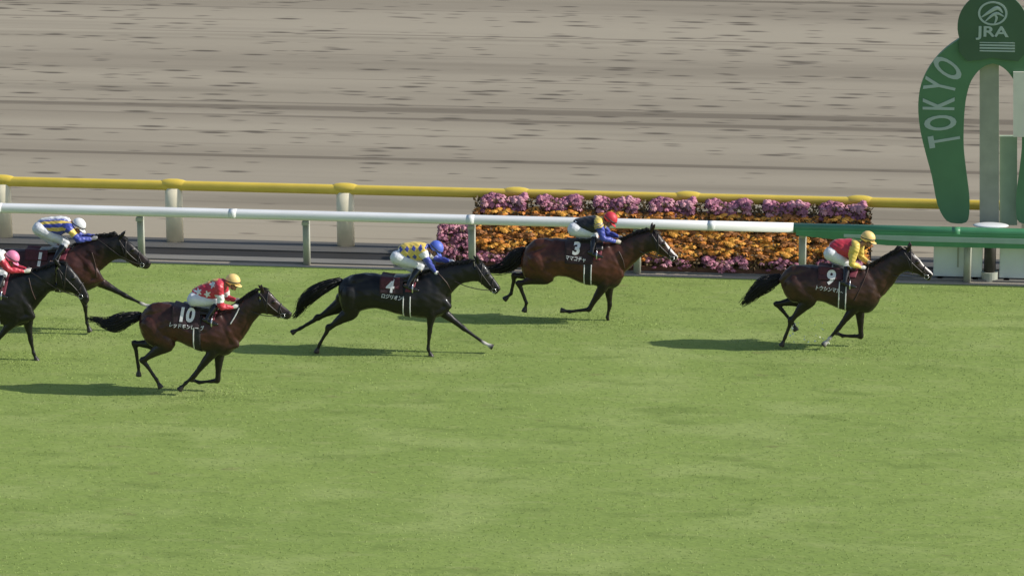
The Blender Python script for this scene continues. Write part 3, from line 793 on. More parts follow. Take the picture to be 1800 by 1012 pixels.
# ------------------------------------------------------------------ jockeys
def build_jockey(S):
    J = S['jockey']; Y = S['Y']; id_ = S['id']; surf = S['surf']
    p3 = lambda q, lat=0.0: P(q[0], q[1], Y+lat)
    base = p3(J['hip']); 
    ribs = J['torso']
    hipc = p3(J['hip']); H = p3(J['head'])
    fa = R(J.get('face', -28)); f = np.array([math.cos(fa), -.06, math.sin(fa)]); f /= np.linalg.norm(f)
    u = np.array([-math.sin(fa), 0, math.cos(fa)]); lat = np.cross(u, f); ax = [f, lat, u]
    H = H-u*.02
    nb = (p3(ribs[-1][0])+p3(ribs[-1][1])*0.6)/1.6
    body = [rib_loft([(a, b, w*.88) for a, b, w in ribs], Y, n=16)]
    body.append(ellipsoid(hipc, (.105,.135,.105)))
    body.append(tube([nb-f*.02, (nb+H-u*.04)/2, H-u*.06-f*.01], [.062,.052,.055], n=12))
    body.append(ellipsoid(H, (.095,.072,.092), ax))
    body.append(ellipsoid(H+f*.030-u*.075, (.062,.052,.055), ax))        # jaw
    body.append(ellipsoid(H+f*.070-u*.105, (.028,.03,.02), ax))         # chin
    body.append(ellipsoid(H+f*.094-u*.045, (.018,.013,.022), ax))       # nose
    body.append(ellipsoid(H+f*.080-u*.085, (.016,.026,.008), ax))       # lips
    body.append(ellipsoid(H+f*.070-u*.020, (.028,.05,.02), ax))
    for s in (-1,1): body.append(ellipsoid(H+lat*s*.075-f*.005-u*.03, (.022,.010,.032), ax))
    limbs = {}
    for s, key in ((-1,'near'), (1,'far')):
        sh, el, wr_, hd = [np.array(p3(q, s*l)) for q, l in zip(J[key], (.155,.20,.10,.07))]
        limbs[key] = (sh, el, wr_, hd)
        inn = sh+np.array([0,-s*.08,0])
        body.append(tube([inn, sh, (sh+el)/2, el, blend_pts(el,wr_,.35), wr_], [.06,.058,.046,.040,.038,.026], n=12))
        # hand: palm, four curled fingers and a thumb closing on the rein
        d = hd-wr_; d /= np.linalg.norm(d); up = np.array([0,0,1.])-d*d[2]; up /= np.linalg.norm(up); sd_ = np.cross(d, up)
        pc = wr_+d*.045; hd = wr_+d*.085; limbs[key] = (sh, el, wr_, hd)
        body.append(tube([wr_-d*.01, pc, pc+d*.035], [.026,.034,.032], n=12, flat=.62, ref=sd_))
        for i, L_ in enumerate((.036,.040,.038,.030)):
            r0 = pc+d*.03+up*(.024-.016*i); inw = np.array([0,-s,0])*1.0
            k1 = r0+d*L_*.8; k2 = k1+inw*L_*.7-d*.002; k3 = k2-d*L_*.75+inw*.004
            body.append(tube([r0, k1, k2, k3], [.0095,.009,.0085,.007], n=8, k=3))
        t0 = wr_+d*.02+up*.022; body.append(tube([t0, t0+d*.03+up*.012, t0+d*.058+up*.006+np.array([0,-s*.018,0])], [.011,.010,.008], n=8, k=3))
        hp = np.array(p3(J['hip'], s*.09)); kn = np.array(p3(J['knee'], s*.24)); 
        # knee rests against the saddle flap
        kn = surf(kn, s, .055) if J.get('kneeon', True) else kn
        an = np.array(p3(J['ankle'], s*.30)); an = surf(an, s, .05)
        toe = np.array(p3(J['toe'], s*.30)); toe = an+(toe-an)/np.linalg.norm(toe-an)*.02
        foot_d = np.array([.9, s*.15, -.25]); foot_d /= np.linalg.norm(foot_d)
        limbs['leg'+key] = (hp, kn, an, foot_d)
        body.append(tube([hp, blend_pts(hp,kn,.5), kn, blend_pts(kn,an,.35), an], [.095,.082,.055,.05,.034], n=14))
        body.append(tube([an-foot_d*.05-np.array([0,0,.02]), an+foot_d*.07-np.array([0,0,.035]), an+foot_d*.15-np.array([0,0,.035])], [.033,.034,.024], n=12))
    me = solid('person', body, .0075, 2, off=base)
    o = link('person', me, None); o.location = base; tag(o, J['label'], 'jockey', 'jockeys crouching over their horses')
    co = coords(me)+base; cols = np.tile(np.array([.36,.19,.12]), (len(co),1)); nz = pnoise(co*30)
    cols *= (1+.06*nz[:,None])
    for key in ('near','far'):
        wr_, hd = limbs[key][2], limbs[key][3]
        m_ = np.clip(3-np.linalg.norm(co-(wr_*.3+hd*.7), axis=1)/.04, 0, 1)[:,None]; cols = cols*(1-m_)+np.array(J['glove'])*m_
    # dark hair under the helmet, lips
    rel = (co-H)@np.array(ax).T
    m_ = ((rel[:,0] < -.01)&(rel[:,2] > -.075)&(np.linalg.norm(rel,axis=1) < .12)).astype(float)[:,None]; cols = cols*(1-m_)+np.array([.02,.014,.012])*m_
    m_ = (np.linalg.norm(rel-np.array([.088,0,-.085]), axis=1) < .018).astype(float)[:,None]; cols = cols*(1-m_)+np.array([.3,.11,.08])*m_
    set_vcol(me, 'skin', cols); me.materials.append(mat('skin', (0,0,0), .55, scale=40, var=.06, vcol='skin'))
    # jacket
    def grow(ribs, g):
        out = []
        for a, b, w in ribs:
            a = np.array(a, float); b = np.array(b, float); d = (a-b)/np.linalg.norm(a-b)
            out.append((tuple(a+d*g*90), tuple(b-d*g*90), w+g*.4))
        return out
    jr = grow(ribs, .009)
    parts = [rib_loft(jr, Y, n=20)]
    for s, key in ((-1,'near'), (1,'far')):
        sh, el, wr_, hd = limbs[key]; inn = sh+np.array([-.02,-s*.08,0])
        parts.append(tube([inn, sh, blend_pts(sh,el,.5), el, blend_pts(el,wr_,.5), wr_-(wr_-el)*.05], [.085,.080,.064,.056,.048,.033], n=16))
    parts.append(tube([nb-f*.05, nb+f*.012+u*.005], [.075,.066], n=16, k=1, roundcap=False))
    me = solid('jacket', parts, .011, 3, off=base, wrinkle=.008, wscale=27)
    jo = link('jacket', me, None, o)
    fc = face_centers(me)+base
    names = J['silks_mats']; cols = J['silks'](fc, limbs, P, Y, ribs, H, p3)
    for nm in names: me.materials.append(nm)
    me.polygons.foreach_set('material_index', cols.astype(int)); me.update()
    # breeches
    r0 = ribs[0]; parts = [ellipsoid(hipc, (.122,.152,.120))]
    parts.append(rib_loft([(hipfix(r0[0], J['hip']), hipfix(r0[1], J['hip']), .13)]+grow(ribs[:2], .001), Y, n=16))
    for s, key in ((-1,'near'), (1,'far')):
        hp, kn, an, fd = limbs['leg'+key]
        parts.append(tube([hp, blend_pts(hp,kn,.45), blend_pts(hp,kn,.85), kn, blend_pts(kn,an,.25)], [.116,.100,.074,.066,.060], n=16))
    me = solid('breeches', parts, .011, 3, off=base, wrinkle=.004, wscale=30)
    link('breeches', me, mat('breeches_white', (.70,.71,.74), .5, bump=.2, scale=14, var=.06, sheen=.2), o)
    # boots
    bm_ = mat('boot_black', (.014,.013,.013), .22, scale=10, coat=.4)
    for s, key in ((-1,'near'), (1,'far')):
        hp, kn, an, fd = limbs['leg'+key]; dn = np.array([0,0,-1.])
        parts = [tube([blend_pts(kn,an,.20), blend_pts(kn,an,.45), blend_pts(kn,an,.85), an+dn*.02], [.062,.062,.043,.043], n=16, roundcap=False),
                 tube([an-fd*.055+dn*.025, an+fd*.06+dn*.035, an+fd*.13+dn*.035, an+fd*.19+dn*.03], [.036,.042,.038,.02], n=14)]
        me = solid('boot', parts, .009, 2, off=base); link('boot', me, bm_, o)
        if s == -1 or True:
            # stirrup iron and leather belong to the saddle
            c = an+fd*.09+dn*.035; sb = world_loc(S['saddle_obj'])
            mb = MB(); pts = [c+np.array([0,-.055,-.045]), c+np.array([0,.055,-.045]), c+np.array([0,.05,.03]), c+np.array([0,.0,.09]), c+np.array([0,-.05,.03]), c+np.array([0,-.055,-.045])]
            mb.add(*tube(pts, [.008]*6, n=6, k=3, flat=1.6, ref=(1,0,0)))
            mb.build('stirrup', mat('steel', (.6,.6,.6), .25, metallic=1.0, scale=3), S['saddle_obj'], smooth=True)
            top = surf(p3((J['knee'][0]-2, J['knee'][1]+2), s*.2), s, .03)
            MB().add(*tube([top+np.array([0,0,.05]), (top+c)/2+np.array([0,s*.01,.03]), c+np.array([0,0,.09])], [.012]*3, n=6, k=2)).build('stirrup_leather', mat('leather', (.022,.016,.014), .4), S['saddle_obj'], smooth=True)
    # helmet with silk cap, peak, strap, goggles
    hm = mat('cap_'+J['cap'], {'yellow': (.86,.60,.22), 'red': (.62,.04,.06), 'blue': (.10,.16,.62), 'white': (.78,.78,.78), 'pink': (.78,.24,.40)}[J['cap']], .5, bump=.08, scale=16, var=.05, coat=.1)
    mb = MB(); nu = 28; rs = []
    for i in range(0, 13):
        ph = .12+ (R(112)-.12)*i/12; th = np.linspace(0, 2*math.pi, nu, endpoint=False)
        zz = math.cos(ph); rr = math.sin(ph)
        dip = np.where(np.cos(th) < 0, -.02*max(0, i-8)/4, .012*max(0, i-8)/4)
        loc = np.stack([np.cos(th)*rr*.124-.004, np.sin(th)*rr*.104, zz*.112+.018+dip], axis=1); rs.append(H+loc@np.array(ax))
    rs2 = [H+((r_-H)*.90) for r_ in rs[::-1]]
    mb.add(*rings(rs+rs2)); ho = mb.build('helmet', hm, o, smooth=True)
    mb = MB(); vs = []; n_ = 15
    for lay in (0, 1):
        for i in range(n_):
            a = math.pi*(-.36+.72*i/(n_-1))
            for rr, dz in ((1.0, 0), (1.0, 1)):
                k_ = .0 if dz == 0 else .05*math.cos(a)**.7
                x = math.cos(a)*.118+k_; y = math.sin(a)*.100; z = -.004-.012*dz-lay*.007
                vs.append(H+np.array([x,y,z])@np.array(ax))
    fs = []; nn = 2*n_
    for i in range(n_-1):
        a = 2*i; fs += [(a,a+2,a+3,a+1), (nn+a,nn+a+1,nn+a+3,nn+a+2), (a+1,a+3,nn+a+3,nn+a+1), (a,nn+a,nn+a+2,a+2)]
    mb.add(vs, fs); mb.build('peak', hm, ho, smooth=True)
    mb = MB(); th = np.linspace(-math.pi, math.pi, 33)
    pts = [H+np.array([math.cos(t)*.121, math.sin(t)*.107, .012+.028*math.cos(t)])@np.array(ax) for t in th]
    mb.add(*tube(pts, [.010]*33, n=6, k=1, flat=.5, roundcap=False)); mb.build('goggle_strap', mat('strap_dark', (.03,.03,.035), .5), ho, smooth=True)
    th = np.linspace(-1.15, 1.15, 13); pts = [H+np.array([math.cos(t)*.092+.004, math.sin(t)*.078, -.022])@np.array(ax) for t in th]
    mb = MB(); mb.add(*tube(pts, [.006]+[.021]*11+[.006], n=8, k=1, flat=.45, ref=tuple(f))); mb.build('goggles', mat('goggle_lens', (.02,.018,.02), .12, coat=.6), o, smooth=True)
    pts = [H+lat*s_*.080*q+f*a+u*b for s_, q, a, b in ((-1,1,0,-.01),(-1,1.0,.02,-.06),(-1,.55,.045,-.115),(1,.55,.045,-.115),(1,1.0,.02,-.06),(1,1,0,-.01))]
    MB().add(*tube(pts, [.006]*6, n=6, k=3)).build('chin_strap', mat('strap_dark', (.03,.03,.035), .5), ho, smooth=True)
    # reins from bit to hands
    for s, key in ((-1,'near'), (1,'far')):
        b = S['bit'][s]; h = limbs[key][3]; m_ = blend_pts(b, h, .5)+np.array([0,s*.04,-.05*S.get('slack', 1)])
        q2 = blend_pts(b,h,.25)+np.array([0,s*.05,-.035*S.get('slack', 1)]); q3 = blend_pts(b,h,.75)+np.array([0,s*.03,-.02])
        MB().add(*tube([b, q2, m_, q3, h], [.0075]*5, n=6, k=4)).build('rein', mat('leather', (.022,.016,.014), .4), S['bridle'], smooth=True)
    return o
def hipfix(a, hip): return (a[0]*.35+hip[0]*.65, a[1]*.35+hip[1]*.65)

# ---- silks: each returns a material index per jacket face
def seg_d(fc, a, b):
    ab = b-a; t = np.clip(((fc-a)@ab)/(ab@ab), 0, 1); return np.linalg.norm(fc-(a+t[:,None]*ab), axis=1), t
def regions(fc, L, ribs, p3):
    """0 torso, 1 upper arm, 2 fore arm and t along it; s along the torso 0 tail .. 1 neck, v 0 back .. 1 belly"""
    reg = np.zeros(len(fc)); tt = np.zeros(len(fc)); best = np.full(len(fc), .092)
    for key in ('near','far'):
        sh, el, wr_, hd = L[key]
        for k, (a, b) in ((1,(sh,el)), (2,(el,wr_))):
            d, t = seg_d(fc, a, b); q = (d < best)&((t > .02)|(k == 2)); reg[q] = k; tt[q] = t[q]; best[q] = d[q]
    a0, b0 = np.array(p3(ribs[0][0])), np.array(p3(ribs[0][1])); a1, b1 = np.array(p3(ribs[-1][0])), np.array(p3(ribs[-1][1]))
    ax_ = (a1+b1)/2-(a0+b0)/2; L_ = np.linalg.norm(ax_); ax_ /= L_
    s = ((fc-(a0+b0)/2)@ax_)/L_; dn = np.array([ax_[2],0,-ax_[0]]); v = ((fc-(a0+b0)/2)@dn)
    return reg, tt, s, v, L_
def star(x, z, cx, cz, r):
    dx, dz = x-cx, z-cz; rad = np.hypot(dx, dz); an = np.arctan2(dx, dz); k = (an*5/(2*math.pi))%1; k = np.abs(k-.5)*2
    return rad < r*(.42+.62*k**1.3)
def silks_red_yellow(fc, L, P, Y, ribs, H, p3):
    reg, t, s, v, L_ = regions(fc, L, ribs, p3); c = np.zeros(len(fc)); c[reg > 0] = 1; c[(reg == 0)&(s > .78)] = 1
    return c
def silks_black_blue(fc, L, P, Y, ribs, H, p3):
    reg, t, s, v, L_ = regions(fc, L, ribs, p3); c = np.zeros(len(fc)); c[reg > 0] = 1; c[(reg == 1)&(t < .30)&(np.sin(t*34+fc[:,1]*55+v*40) > -.35)] = 2
    c[(reg == 0)&(s+.06*np.sin(v*60+fc[:,1]*40) > .84)] = 2
    return c
def silks_diamonds(fc, L, P, Y, ribs, H, p3):
    reg, t, s, v, L_ = regions(fc, L, ribs, p3); c = np.zeros(len(fc)); x = s*L_
    w = np.where(np.abs(fc[:,1]-Y) > .0, v, v); gx = (x/.115+.35)%1-.5; gz = (w/.14+.05)%1-.5
    c[(np.abs(gx)+np.abs(gz) < .36)] = 1
    c[reg > 0] = 1; c[(reg == 1)&(t < .55)] = 2; return c
def silks_stars(fc, L, P, Y, ribs, H, p3):
    reg, t, s, v, L_ = regions(fc, L, ribs, p3); c = np.zeros(len(fc)); x = s*L_
    for cx, cz in ((.10,-.05),(.235,.03),(.37,-.09),(.05,.10),(.42,.07)):
        c[(reg == 0)&star(x, -v, cx, -cz, .062)] = 1
    c[(reg == 1)&(t > .42)&(t < .82)] = 1
    c[(reg == 0)&(v < -.125)] = 2
    return c
def silks_stripes(fc, L, P, Y, ribs, H, p3):
    reg, t, s, v, L_ = regions(fc, L, ribs, p3); c = np.zeros(len(fc))
    a = np.arctan2(np.abs(fc[:,1]-Y), -v); q = reg == 0
    c[q&(a < .50)] = 2; c[q&(a > .62)&(a < .68)] = 2; c[q&(a > .85)&(a < 1.20)] = 1; c[q&(a > 1.62)&(a < 2.0)] = 1
    c[(reg == 1)&(t > .30)&(t < .68)] = 1; return c
def silks_red_plain(fc, L, P, Y, ribs, H, p3):
    reg, t, s, v, L_ = regions(fc, L, ribs, p3); c = np.zeros(len(fc)); c[(reg == 0)&(s > .8)] = 1; c[(reg == 1)&(t < .3)] = 1; return c
def silk(n, col): return mat('silk_'+n, col, .42, bump=.12, scale=22, var=.12, sheen=.08)

HORSES = [
 dict(id='leader', crop=(1280,380,4.0475), gpx=(1465,611), seed=1, coat=(.050,.020,.013), dark=(.010,.007,.006), darkneck=.75,
  label='dark bay horse in number 9 cloth leading the race, nearest the winning post',
  trunk=[((370,440),(380,500),.10),((400,400),(410,560),.19),((450,365),(460,605),.25),((520,347),(540,605),.27),((600,350),(620,595),.27),((690,360),(690,608),.28),((770,368),(770,642),.29),((850,372),(850,662),.28),((930,365),(930,678),.25),((1000,365),(1000,683),.22),((1050,400),(1055,640),.17),((1082,450),(1080,590),.10)],
  neck=[((960,362),(1030,610),.17),((1030,337),(1110,562),.14),((1090,302),(1168,492),.115),((1150,268),(1220,415),.10),((1200,243),(1260,395),.092),((1238,228),(1285,385),.085)],
  head=[((1248,226),(1275,385),.08),((1300,250),(1312,400),.09),((1345,290),(1345,412),.078),((1390,340),(1375,428),.06),((1425,376),(1405,447),.05),((1448,396),(1430,458),.047),((1461,412),(1446,440),.03)],
  ear=((1278,243),(1302,182)), withers=(925,370), point=(1060,570), hip=(470,480), shoulder=(960,520), croup=(510,350), neckmid=(1130,380),
  fore=[((905,640),(785,797),(722,868),(685,908)), ((935,650),(945,855),(815,850),(755,822))],
  hind=[((580,585),(452,738),(405,862),(395,885)), ((535,590),(347,625),(455,752),(478,800))],
  tail=([(378,430),(310,462),(240,500),(180,555),(130,600),(85,640)], [.05,.10,.11,.085,.055,.015]),
  strap=[(1000,370),(965,460),(900,590)], blaze=(1.9,5.7,.04), socks=[0],  # white blaze, with sunlight on the nose painted into it
  cloth=(1439,1487), gy=485, drop=1.55, clothmat='deep', square=(1441,1462,.55,1.15), number='9', npos=(1460.5,490), name='トウシンマカオ', tpos=(1458.5,509), nsize=.30,
  girth=(1479,1491), pad=(1499,1512), saddle=(1462,1505),
  jockey=dict(label='jockey in red jacket with yellow sleeves and yellow cap, riding the leading horse', hip=(1460,446), knee=(1489,469), ankle=(1485,496), toe=(1493,499),
   torso=[((1458,428),(1464,450),.135),((1469,422),(1473,447),.145),((1485,420.5),(1490,451),.155),((1500,421),(1500,452),.165),((1511,424),(1509,445),.12)],
   near=[(1504,433),(1497,463),(1512,470),(1519,471)], far=[(1511,431),(1514,452),(1525,459),(1530,463)], head=(1526.5,417.5), face=-24, cap='yellow', glove=(.62,.6,.55),
   silks=silks_red_yellow, silks_mats=[silk('red', (.52,.035,.06)), silk('yellow', (.75,.55,.12))])),
 dict(id='bay', crop=(840,350,4.0475), gpx=(1010,565), seed=2, coat=(.082,.025,.014), dark=(.011,.007,.006), darkneck=.8, zdark=.72,
  label='reddish bay horse in number 3 cloth with a white nose, passing the flower bank',
  trunk=[((318,375),(305,470),.10),((345,337),(335,550),.19),((400,302),(405,590),.25),((480,278),(490,582),.27),((570,280),(570,545),.27),((650,288),(650,553),.28),((730,292),(730,588),.29),((800,292),(810,606),.28),((880,292),(890,622),.25),((950,302),(955,636),.21),((1008,350),(1008,606),.16),((1045,430),(1040,545),.09)],
  neck=[((920,292),(1000,555),.17),((1000,291),(1062,505),.14),((1060,268),(1120,452),.12),((1130,238),(1175,400),.105),((1190,224),(1218,380),.093),((1228,221),(1250,372),.085)],
  head=[((1235,221),(1255,366),.08),((1285,248),(1290,392),.09),((1320,285),(1325,405),.078),((1360,335),(1350,418),.06),((1395,372),(1378,438),.05),((1418,396),(1400,443),.047),((1427,412),(1414,432),.03)],
  ear=((1232,226),(1245,190)), withers=(880,292), point=(1015,540), hip=(420,430), shoulder=(920,480), croup=(470,283), neckmid=(1100,370),
  fore=[((895,615),(790,783),(655,800),(590,790)), ((930,620),(938,752),(922,838),(928,872))],
  hind=[((490,550),(292,600),(345,738),(332,790)), ((430,540),(262,545),(236,672),(182,720))],
  tail=([(335,352),(290,392),(245,445),(180,485),(100,503),(25,500)], [.05,.10,.115,.09,.055,.015]),
  strap=[(1000,380),(1030,440),(1040,500)], blaze=(2.6,6.0,.048), socks=[],
  cloth=(996,1045), gy=455, drop=1.6, clothmat='black', number='3', npos=(1013,439), name='ママコチャ', tpos=(1012,455), nsize=.27,
  girth=(1032,1044), pad=(1052,1064), saddle=(1020,1062),
  jockey=dict(label='jockey in black jacket with yellow shoulders, blue sleeves and red cap', hip=(1009.5,403), knee=(1044,416), ankle=(1040,444), toe=(1049,448),
   torso=[((1008,388),(1014,405),.135),((1017,384),(1022,405),.145),((1032,381),(1036,407),.155),((1047,380.5),(1048,408),.165),((1058,383),(1057,400),.12)],
   near=[(1052,392),(1061,419),(1081,424),(1090,426)], far=[(1059,394),(1069,411),(1087,416),(1094,419)], head=(1074,384), face=-48, cap='red', glove=(.62,.55,.45),
   silks=silks_black_blue, silks_mats=[silk('black', (.010,.010,.014)), silk('blue', (.055,.075,.36)), silk('yellow', (.75,.55,.12))])),
 dict(id='black', crop=(500,400,4.0475), gpx=(690,620), seed=3, coat=(.010,.009,.009), dark=(.007,.006,.006), darkneck=.3,
  label='black horse in number 4 cloth at full stretch in the middle of the turf',
  trunk=[((393,385),(388,460),.10),((430,357),(405,550),.19),((480,337),(470,612),.25),((550,327),(560,585),.27),((640,325),(640,568),.27),((730,345),(730,583),.28),((810,350),(810,608),.29),((890,345),(890,624),.28),((970,332),(970,636),.26),((1050,332),(1050,642),.23),((1120,370),(1120,625),.18),((1165,430),(1160,590),.11),((1188,480),(1184,550),.05)],
  neck=[((960,327),(1095,560),.18),((1050,297),(1165,500),.15),((1120,273),(1212,440),.125),((1200,253),(1268,400),.105),((1280,243),(1328,385),.092),((1340,232),(1372,385),.085)],
  head=[((1355,230),(1375,380),.08),((1410,252),(1405,400),.09),((1445,292),(1435,428),.078),((1480,346),(1462,448),.06),((1508,386),(1485,466),.05),((1530,418),(1505,470),.046),((1539,436),(1525,455),.03)],
  ear=((1378,246),(1362,205)), withers=(890,348), point=(1165,560), hip=(470,470), shoulder=(1020,500), croup=(560,330), neckmid=(1170,380),
  fore=[((1045,610),(1032,745),(1022,862),(1042,910)), ((1115,590),(1275,715),(1420,820),(1478,848))],
  hind=[((470,600),(318,712),(250,828),(228,885)), ((400,550),(240,642),(110,718),(62,742))],
  tail=([(405,372),(300,415),(200,475),(135,535),(100,600),(50,652)], [.045,.085,.10,.08,.045,.01]),
  strap=[(1080,330),(1150,400),(1180,470)], socks=[1],
  cloth=(671,712), gy=510, drop=1.5, clothmat='black', square=(672,706,.35,1.2), number='4', npos=(685.5,505), name='ロジリオン', tpos=(688.5,522.5), nsize=.28,
  girth=(715,727), pad=(723,738), saddle=(694,738),
  jockey=dict(label='jockey in yellow jacket with blue diamonds, blue sleeves and blue cap', hip=(698,453), knee=(737,472), ankle=(716,503), toe=(724,507),
   torso=[((701,434),(709,453),.135),((710,428),(716,455),.145),((727,426),(731,455),.155),((742,427),(742,455),.165),((751,431),(750,447),.12)],
   near=[(744,443),(753,461),(764,477),(773,485)], far=[(752,445),(770,455),(789,459),(799,461)], head=(768,435), face=-50, cap='blue', glove=(.72,.72,.72),
   silks=silks_diamonds, silks_mats=[silk('yellow', (.75,.55,.12)), silk('blue', (.055,.075,.36)), silk('white', (.75,.75,.72))])),
 dict(id='darkbay', crop=(140,460,4.0475), gpx=(335,690), seed=4, coat=(.058,.019,.013), dark=(.010,.008,.007), darkneck=.6,
  label='dark bay horse in number 10 cloth, closest to the camera side of the turf',
  trunk=[((430,385),(432,460),.10),((460,340),(465,540),.19),((510,305),(520,595),.25),((580,288),(590,605),.27),((650,290),(650,558),.27),((720,312),(715,563),.28),((800,332),(800,602),.29),((880,342),(880,627),.28),((960,345),(960,647),.25),((1030,372),(1030,665),.22),((1080,420),(1080,645),.16),((1115,480),(1118,600),.09)],
  neck=[((980,345),(1075,625),.18),((1060,330),(1142,570),.15),((1120,292),(1192,505),.13),((1180,250),(1238,430),.11),((1235,214),(1278,385),.095),((1268,198),(1295,372),.085)],
  head=[((1283,192),(1300,370),.08),((1345,207),(1335,372),.09),((1385,247),(1370,380),.078),((1425,290),(1405,392),.062),((1462,321),(1440,402),.052),((1495,350),(1475,410),.047),((1514,367),(1503,395),.03)],
  ear=((1305,215),(1287,172)), withers=(955,345), point=(1110,590), hip=(500,450), shoulder=(1000,500), croup=(580,292), neckmid=(1150,400),
  fore=[((955,630),(812,815),(755,862),(715,905)), ((995,640),(982,845),(850,858),(785,830))],
  hind=[((625,580),(452,700),(545,835),(578,895)), ((560,585),(393,582),(418,745),(420,800))],
  tail=([(440,378),(340,405),(260,440),(190,440),(120,412),(35,405)], [.05,.10,.115,.08,.035,.012]),
  strap=[(1125,345),(1100,395),(1070,445)], whitestrap=True, socks=[],
  cloth=(308,356), gy=565, drop=1.65, clothmat='black', number='10', npos=(326,556), name='レッドモンレーヴ', tpos=(327,574.5), nsize=.29, nsx=.95,
  girth=(348,360), girth2=False, pad=(371,386), padt=1.1, saddle=(335,380),
  jockey=dict(label='jockey in red jacket with white stars and yellow cap, riding number 10', hip=(341.5,526), knee=(380,535), ankle=(362,563), toe=(371,567),
   torso=[((338,509),(349,526),.135),((350,502.5),(358,526),.145),((366,495),(371,525),.155),((382,490.5),(386,521),.165),((393,492),(394,509),.12)],
   near=[(385,503),(389,538),(408,540),(417,538)], far=[(393,503),(400,523),(414,527),(422,528)], head=(410,493), face=-22, cap='yellow', glove=(.70,.70,.66),
   silks=silks_stars, silks_mats=[silk('red', (.52,.035,.06)), silk('white', (.75,.75,.72)), silk('gold', (.6,.38,.08))])),
 dict(id='brown', crop=(0,360,3.3733), gpx=(110,582), seed=5, coat=(.068,.024,.019), dark=(.008,.007,.006), darkneck=.95,
  label='brown horse with black neck, reaching one foreleg out, nearest the rail at the far left',
  trunk=[((-60,330),(-55,420),.10),((-30,290),(-30,490),.19),((20,264),(20,515),.25),((80,258),(80,505),.27),((150,260),(150,480),.27),((220,265),(220,488),.28),((290,268),(290,502),.29),((360,262),(360,512),.28),((430,252),(430,520),.26),((490,262),(495,515),.22),((550,300),(550,498),.17),((588,340),(588,475),.10)],
  neck=[((430,242),(540,450),.18),((490,214),(590,400),.15),((550,192),(628,365),.125),((610,180),(668,335),.105),((665,177),(708,320),.093),((695,180),(728,320),.085)],
  head=[((705,183),(725,320),.08),((750,206),(755,335),.09),((785,233),(780,350),.078),((820,266),(808,365),.062),((855,300),(840,374),.052),((885,328),(870,379),.047),((898,345),(888,368),.03)],
  ear=((712,192),(735,165)), withers=(425,255), point=(595,440), hip=(10,380), shoulder=(500,380), croup=(60,262), neckmid=(570,290),
  fore=[((455,470),(505,600),(515,700),(530,742)), ((580,450),(742,538),(845,588),(885,602))],
  hind=[((100,500),(-20,610),(-60,710),(-80,745)), ((60,490),(-80,560),(-180,630),(-225,640))],
  tail=([(-50,335),(-140,350),(-220,380),(-300,400)], [.05,.10,.08,.02]),
  strap=[(540,290),(560,360),(570,430)], socks=[1],
  cloth=(48,88), gy=455, drop=1.4, clothmat='maroon', number='1', npos=(68,458.5), nsize=.30, name=None, 
  girth=(101,111), pad=(113,126), padt=1.3, saddle=(72,118), earspread=1,
  jockey=dict(label='jockey in blue and yellow striped jacket with a white cap', hip=(69,402), knee=(112,431), ankle=(93,461), toe=(101,465),
   torso=[((66,389),(73,404),.135),((76,383.5),(80,408),.145),((92,382),(95,411),.155),((110,381.5),(110,411),.165),((121,385),(120,403),.12)],
   near=[(119,400),(138,421),(160,420),(170,418)], far=[(122,399),(144,416),(166,415),(176,414)], head=(139.5,395), face=-40, cap='white', glove=(.25,.25,.26), kneeon=True,
   silks=silks_stripes, silks_mats=[silk('blue', (.055,.075,.36)), silk('yellow', (.70,.60,.12)), silk('white', (.75,.75,.72))])),
 dict(id='coal', crop=(0,0,1.0), gpx=(-20,634), seed=6, coat=(.009,.008,.008), dark=(.006,.006,.006), darkneck=.3,
  label='black horse cut by the left edge, its head low beside the brown horse',
  trunk=[((-125,505),(-122,525),.10),((-115,492),(-113,548),.19),((-100,484),(-98,563),.25),((-80,480),(-78,558),.27),((-60,480),(-60,552),.27),((-40,482),(-40,553),.28),((-20,484),(-20,560),.29),((0,484),(0,567),.28),((20,484),(20,573),.25),((38,488),(38,572),.21),((50,502),(50,566),.15),((58,517),(58,554),.09)],
  neck=[((10,480),(45,560),.18),((30,477),(61,545),.15),((52,475),(74,528),.125),((75,470),(87,514),.11),((90,465),(96,510),.095),((98,463),(99,508),.085)],
  head=[((103,462),(101,508),.08),((118,465),(115,512),.09),((132,479),(123,513),.078),((143,494),(132,518),.062),((151,508),(139,525),.052),((156,519),(146,533),.047),((157,528),(151,537),.03)],
  ear=((103,466),(94,455)), withers=(8,482), point=(56,556), hip=(-104,522), shoulder=(30,530), croup=(-88,481), neckmid=(60,500),
  fore=[((27,560),(-8,600),(-36,604),(-52,598)), ((48,562),(54,597),(59,620),(64,631))],
  hind=[((-80,552),(-112,585),(-96,618),(-88,632)), ((-90,550),(-132,562),(-122,600),(-112,612))],
  tail=([(-122,505),(-145,512),(-168,520),(-190,524)], [.05,.10,.08,.02]),
  strap=[(48,492),(54,512),(60,528)], socks=[],
  cloth=(-52,-8), gy=520, drop=1.5, clothmat='maroon', number=None, name=None,
  girth=(-4,6), pad=(8,21), padt=1.3, saddle=(-28,14),
  jockey=dict(label='jockey in red sleeves and a pink cap at the left edge', hip=(-46,470), knee=(2,484), ankle=(-6,514), toe=(3,518),
   torso=[((-46,455),(-38,472),.135),((-34,447),(-28,472),.145),((-20,441),(-15,470),.155),((-5,439),(-3,466),.165),((5,442),(4,458),.12)],
   near=[(-2,452),(16,474),(42,477),(52,476)], far=[(4,450),(24,468),(46,474),(56,474)], head=(22.5,452), face=-42, cap='pink', glove=(.6,.58,.5),
   silks=silks_red_plain, silks_mats=[silk('red', (.62,.045,.075)), silk('white', (.75,.75,.72))])),
]
for S in HORSES:
    S['Y'] = float(G(*S['gpx'])[1])
    build_horse(S)
    build_jockey(S)

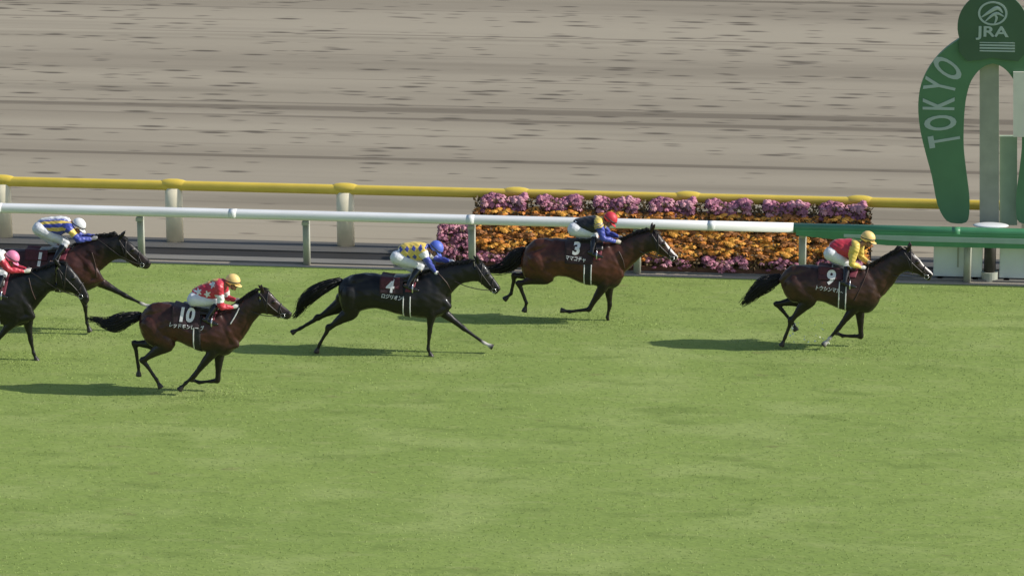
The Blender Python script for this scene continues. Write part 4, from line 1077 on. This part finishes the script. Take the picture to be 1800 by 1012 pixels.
# clods of turf thrown up behind the leading horse
m_clod = mat('clod', (.85,.88,.72), .9, bump=.5, scale=60, var=.4)
Yc = HORSES[0]['Y']
for i in range(26):
    q = P(rng.uniform(1380,1478), rng.uniform(562,603), Yc+rng.uniform(-.1,.3)); r_ = rng.uniform(.007,.018)
    q[2] = max(q[2], r_+.01)
    v, f = ellipsoid((0,0,0), (r_*1.3, r_, r_*.8), nu=9, nv=6); v = [tuple(np.array(p)*(1+.25*rng.normal())) for p in v]
    me = bpy.data.meshes.new('turf_clod'); me.from_pydata(v, [], f); me.update()
    o = link('turf_clod', me, m_clod); o.location = q; o.rotation_euler = tuple(rng.uniform(0,3,3))
    tag(o, 'small pale clod of turf thrown up behind the hooves of the leading horse', 'turf clod', 'clods kicked up by the leading horse')

# short blades over the turf in view, denser round the hooves
N = 80000
gx = rng.uniform(-11, 11, N); gy = rng.uniform(-17, Y_TURF-.03, N)
k = 9000; pts_ = []
for S in HORSES:
    cx_ = P(S['gpx'][0], S['gpx'][1], S['Y'])[0]
    pts_.append(np.stack([cx_+rng.normal(size=k//6)*.8, S['Y']+rng.normal(size=k//6)*.35], axis=1))
pts_ = np.concatenate(pts_); gx = np.concatenate([gx, pts_[:,0]]); gy = np.concatenate([gy, pts_[:,1]]); N = len(gx)
hh = rng.uniform(.010, .026, N); a = rng.uniform(0, math.pi, N); w = rng.uniform(.004,.008, N); lx = rng.normal(size=N)*.016; ly = rng.normal(size=N)*.016
v = np.empty((N,3,3)); v[:,0] = np.stack([gx-np.cos(a)*w, gy-np.sin(a)*w, np.zeros(N)], 1); v[:,1] = np.stack([gx+np.cos(a)*w, gy+np.sin(a)*w, np.zeros(N)], 1); v[:,2] = np.stack([gx+lx, gy+ly, hh], 1)
me = bpy.data.meshes.new('grass'); me.vertices.add(3*N); me.vertices.foreach_set('co', v.ravel()); me.loops.add(3*N); me.loops.foreach_set('vertex_index', np.arange(3*N, dtype=np.int32))
me.polygons.add(N); me.polygons.foreach_set('loop_start', np.arange(0, 3*N, 3, dtype=np.int32)); me.polygons.foreach_set('loop_total', np.full(N, 3, dtype=np.int32)); me.update(); me.validate()
m_gr = mat('grass_blade', (.27,.355,.09), .7, scale=1.2, var=.35, stretch=(.5,1,1))
o = link('grass', me, m_gr); tag(o, 'short mown green grass of the race track', 'grass', kind='stuff')
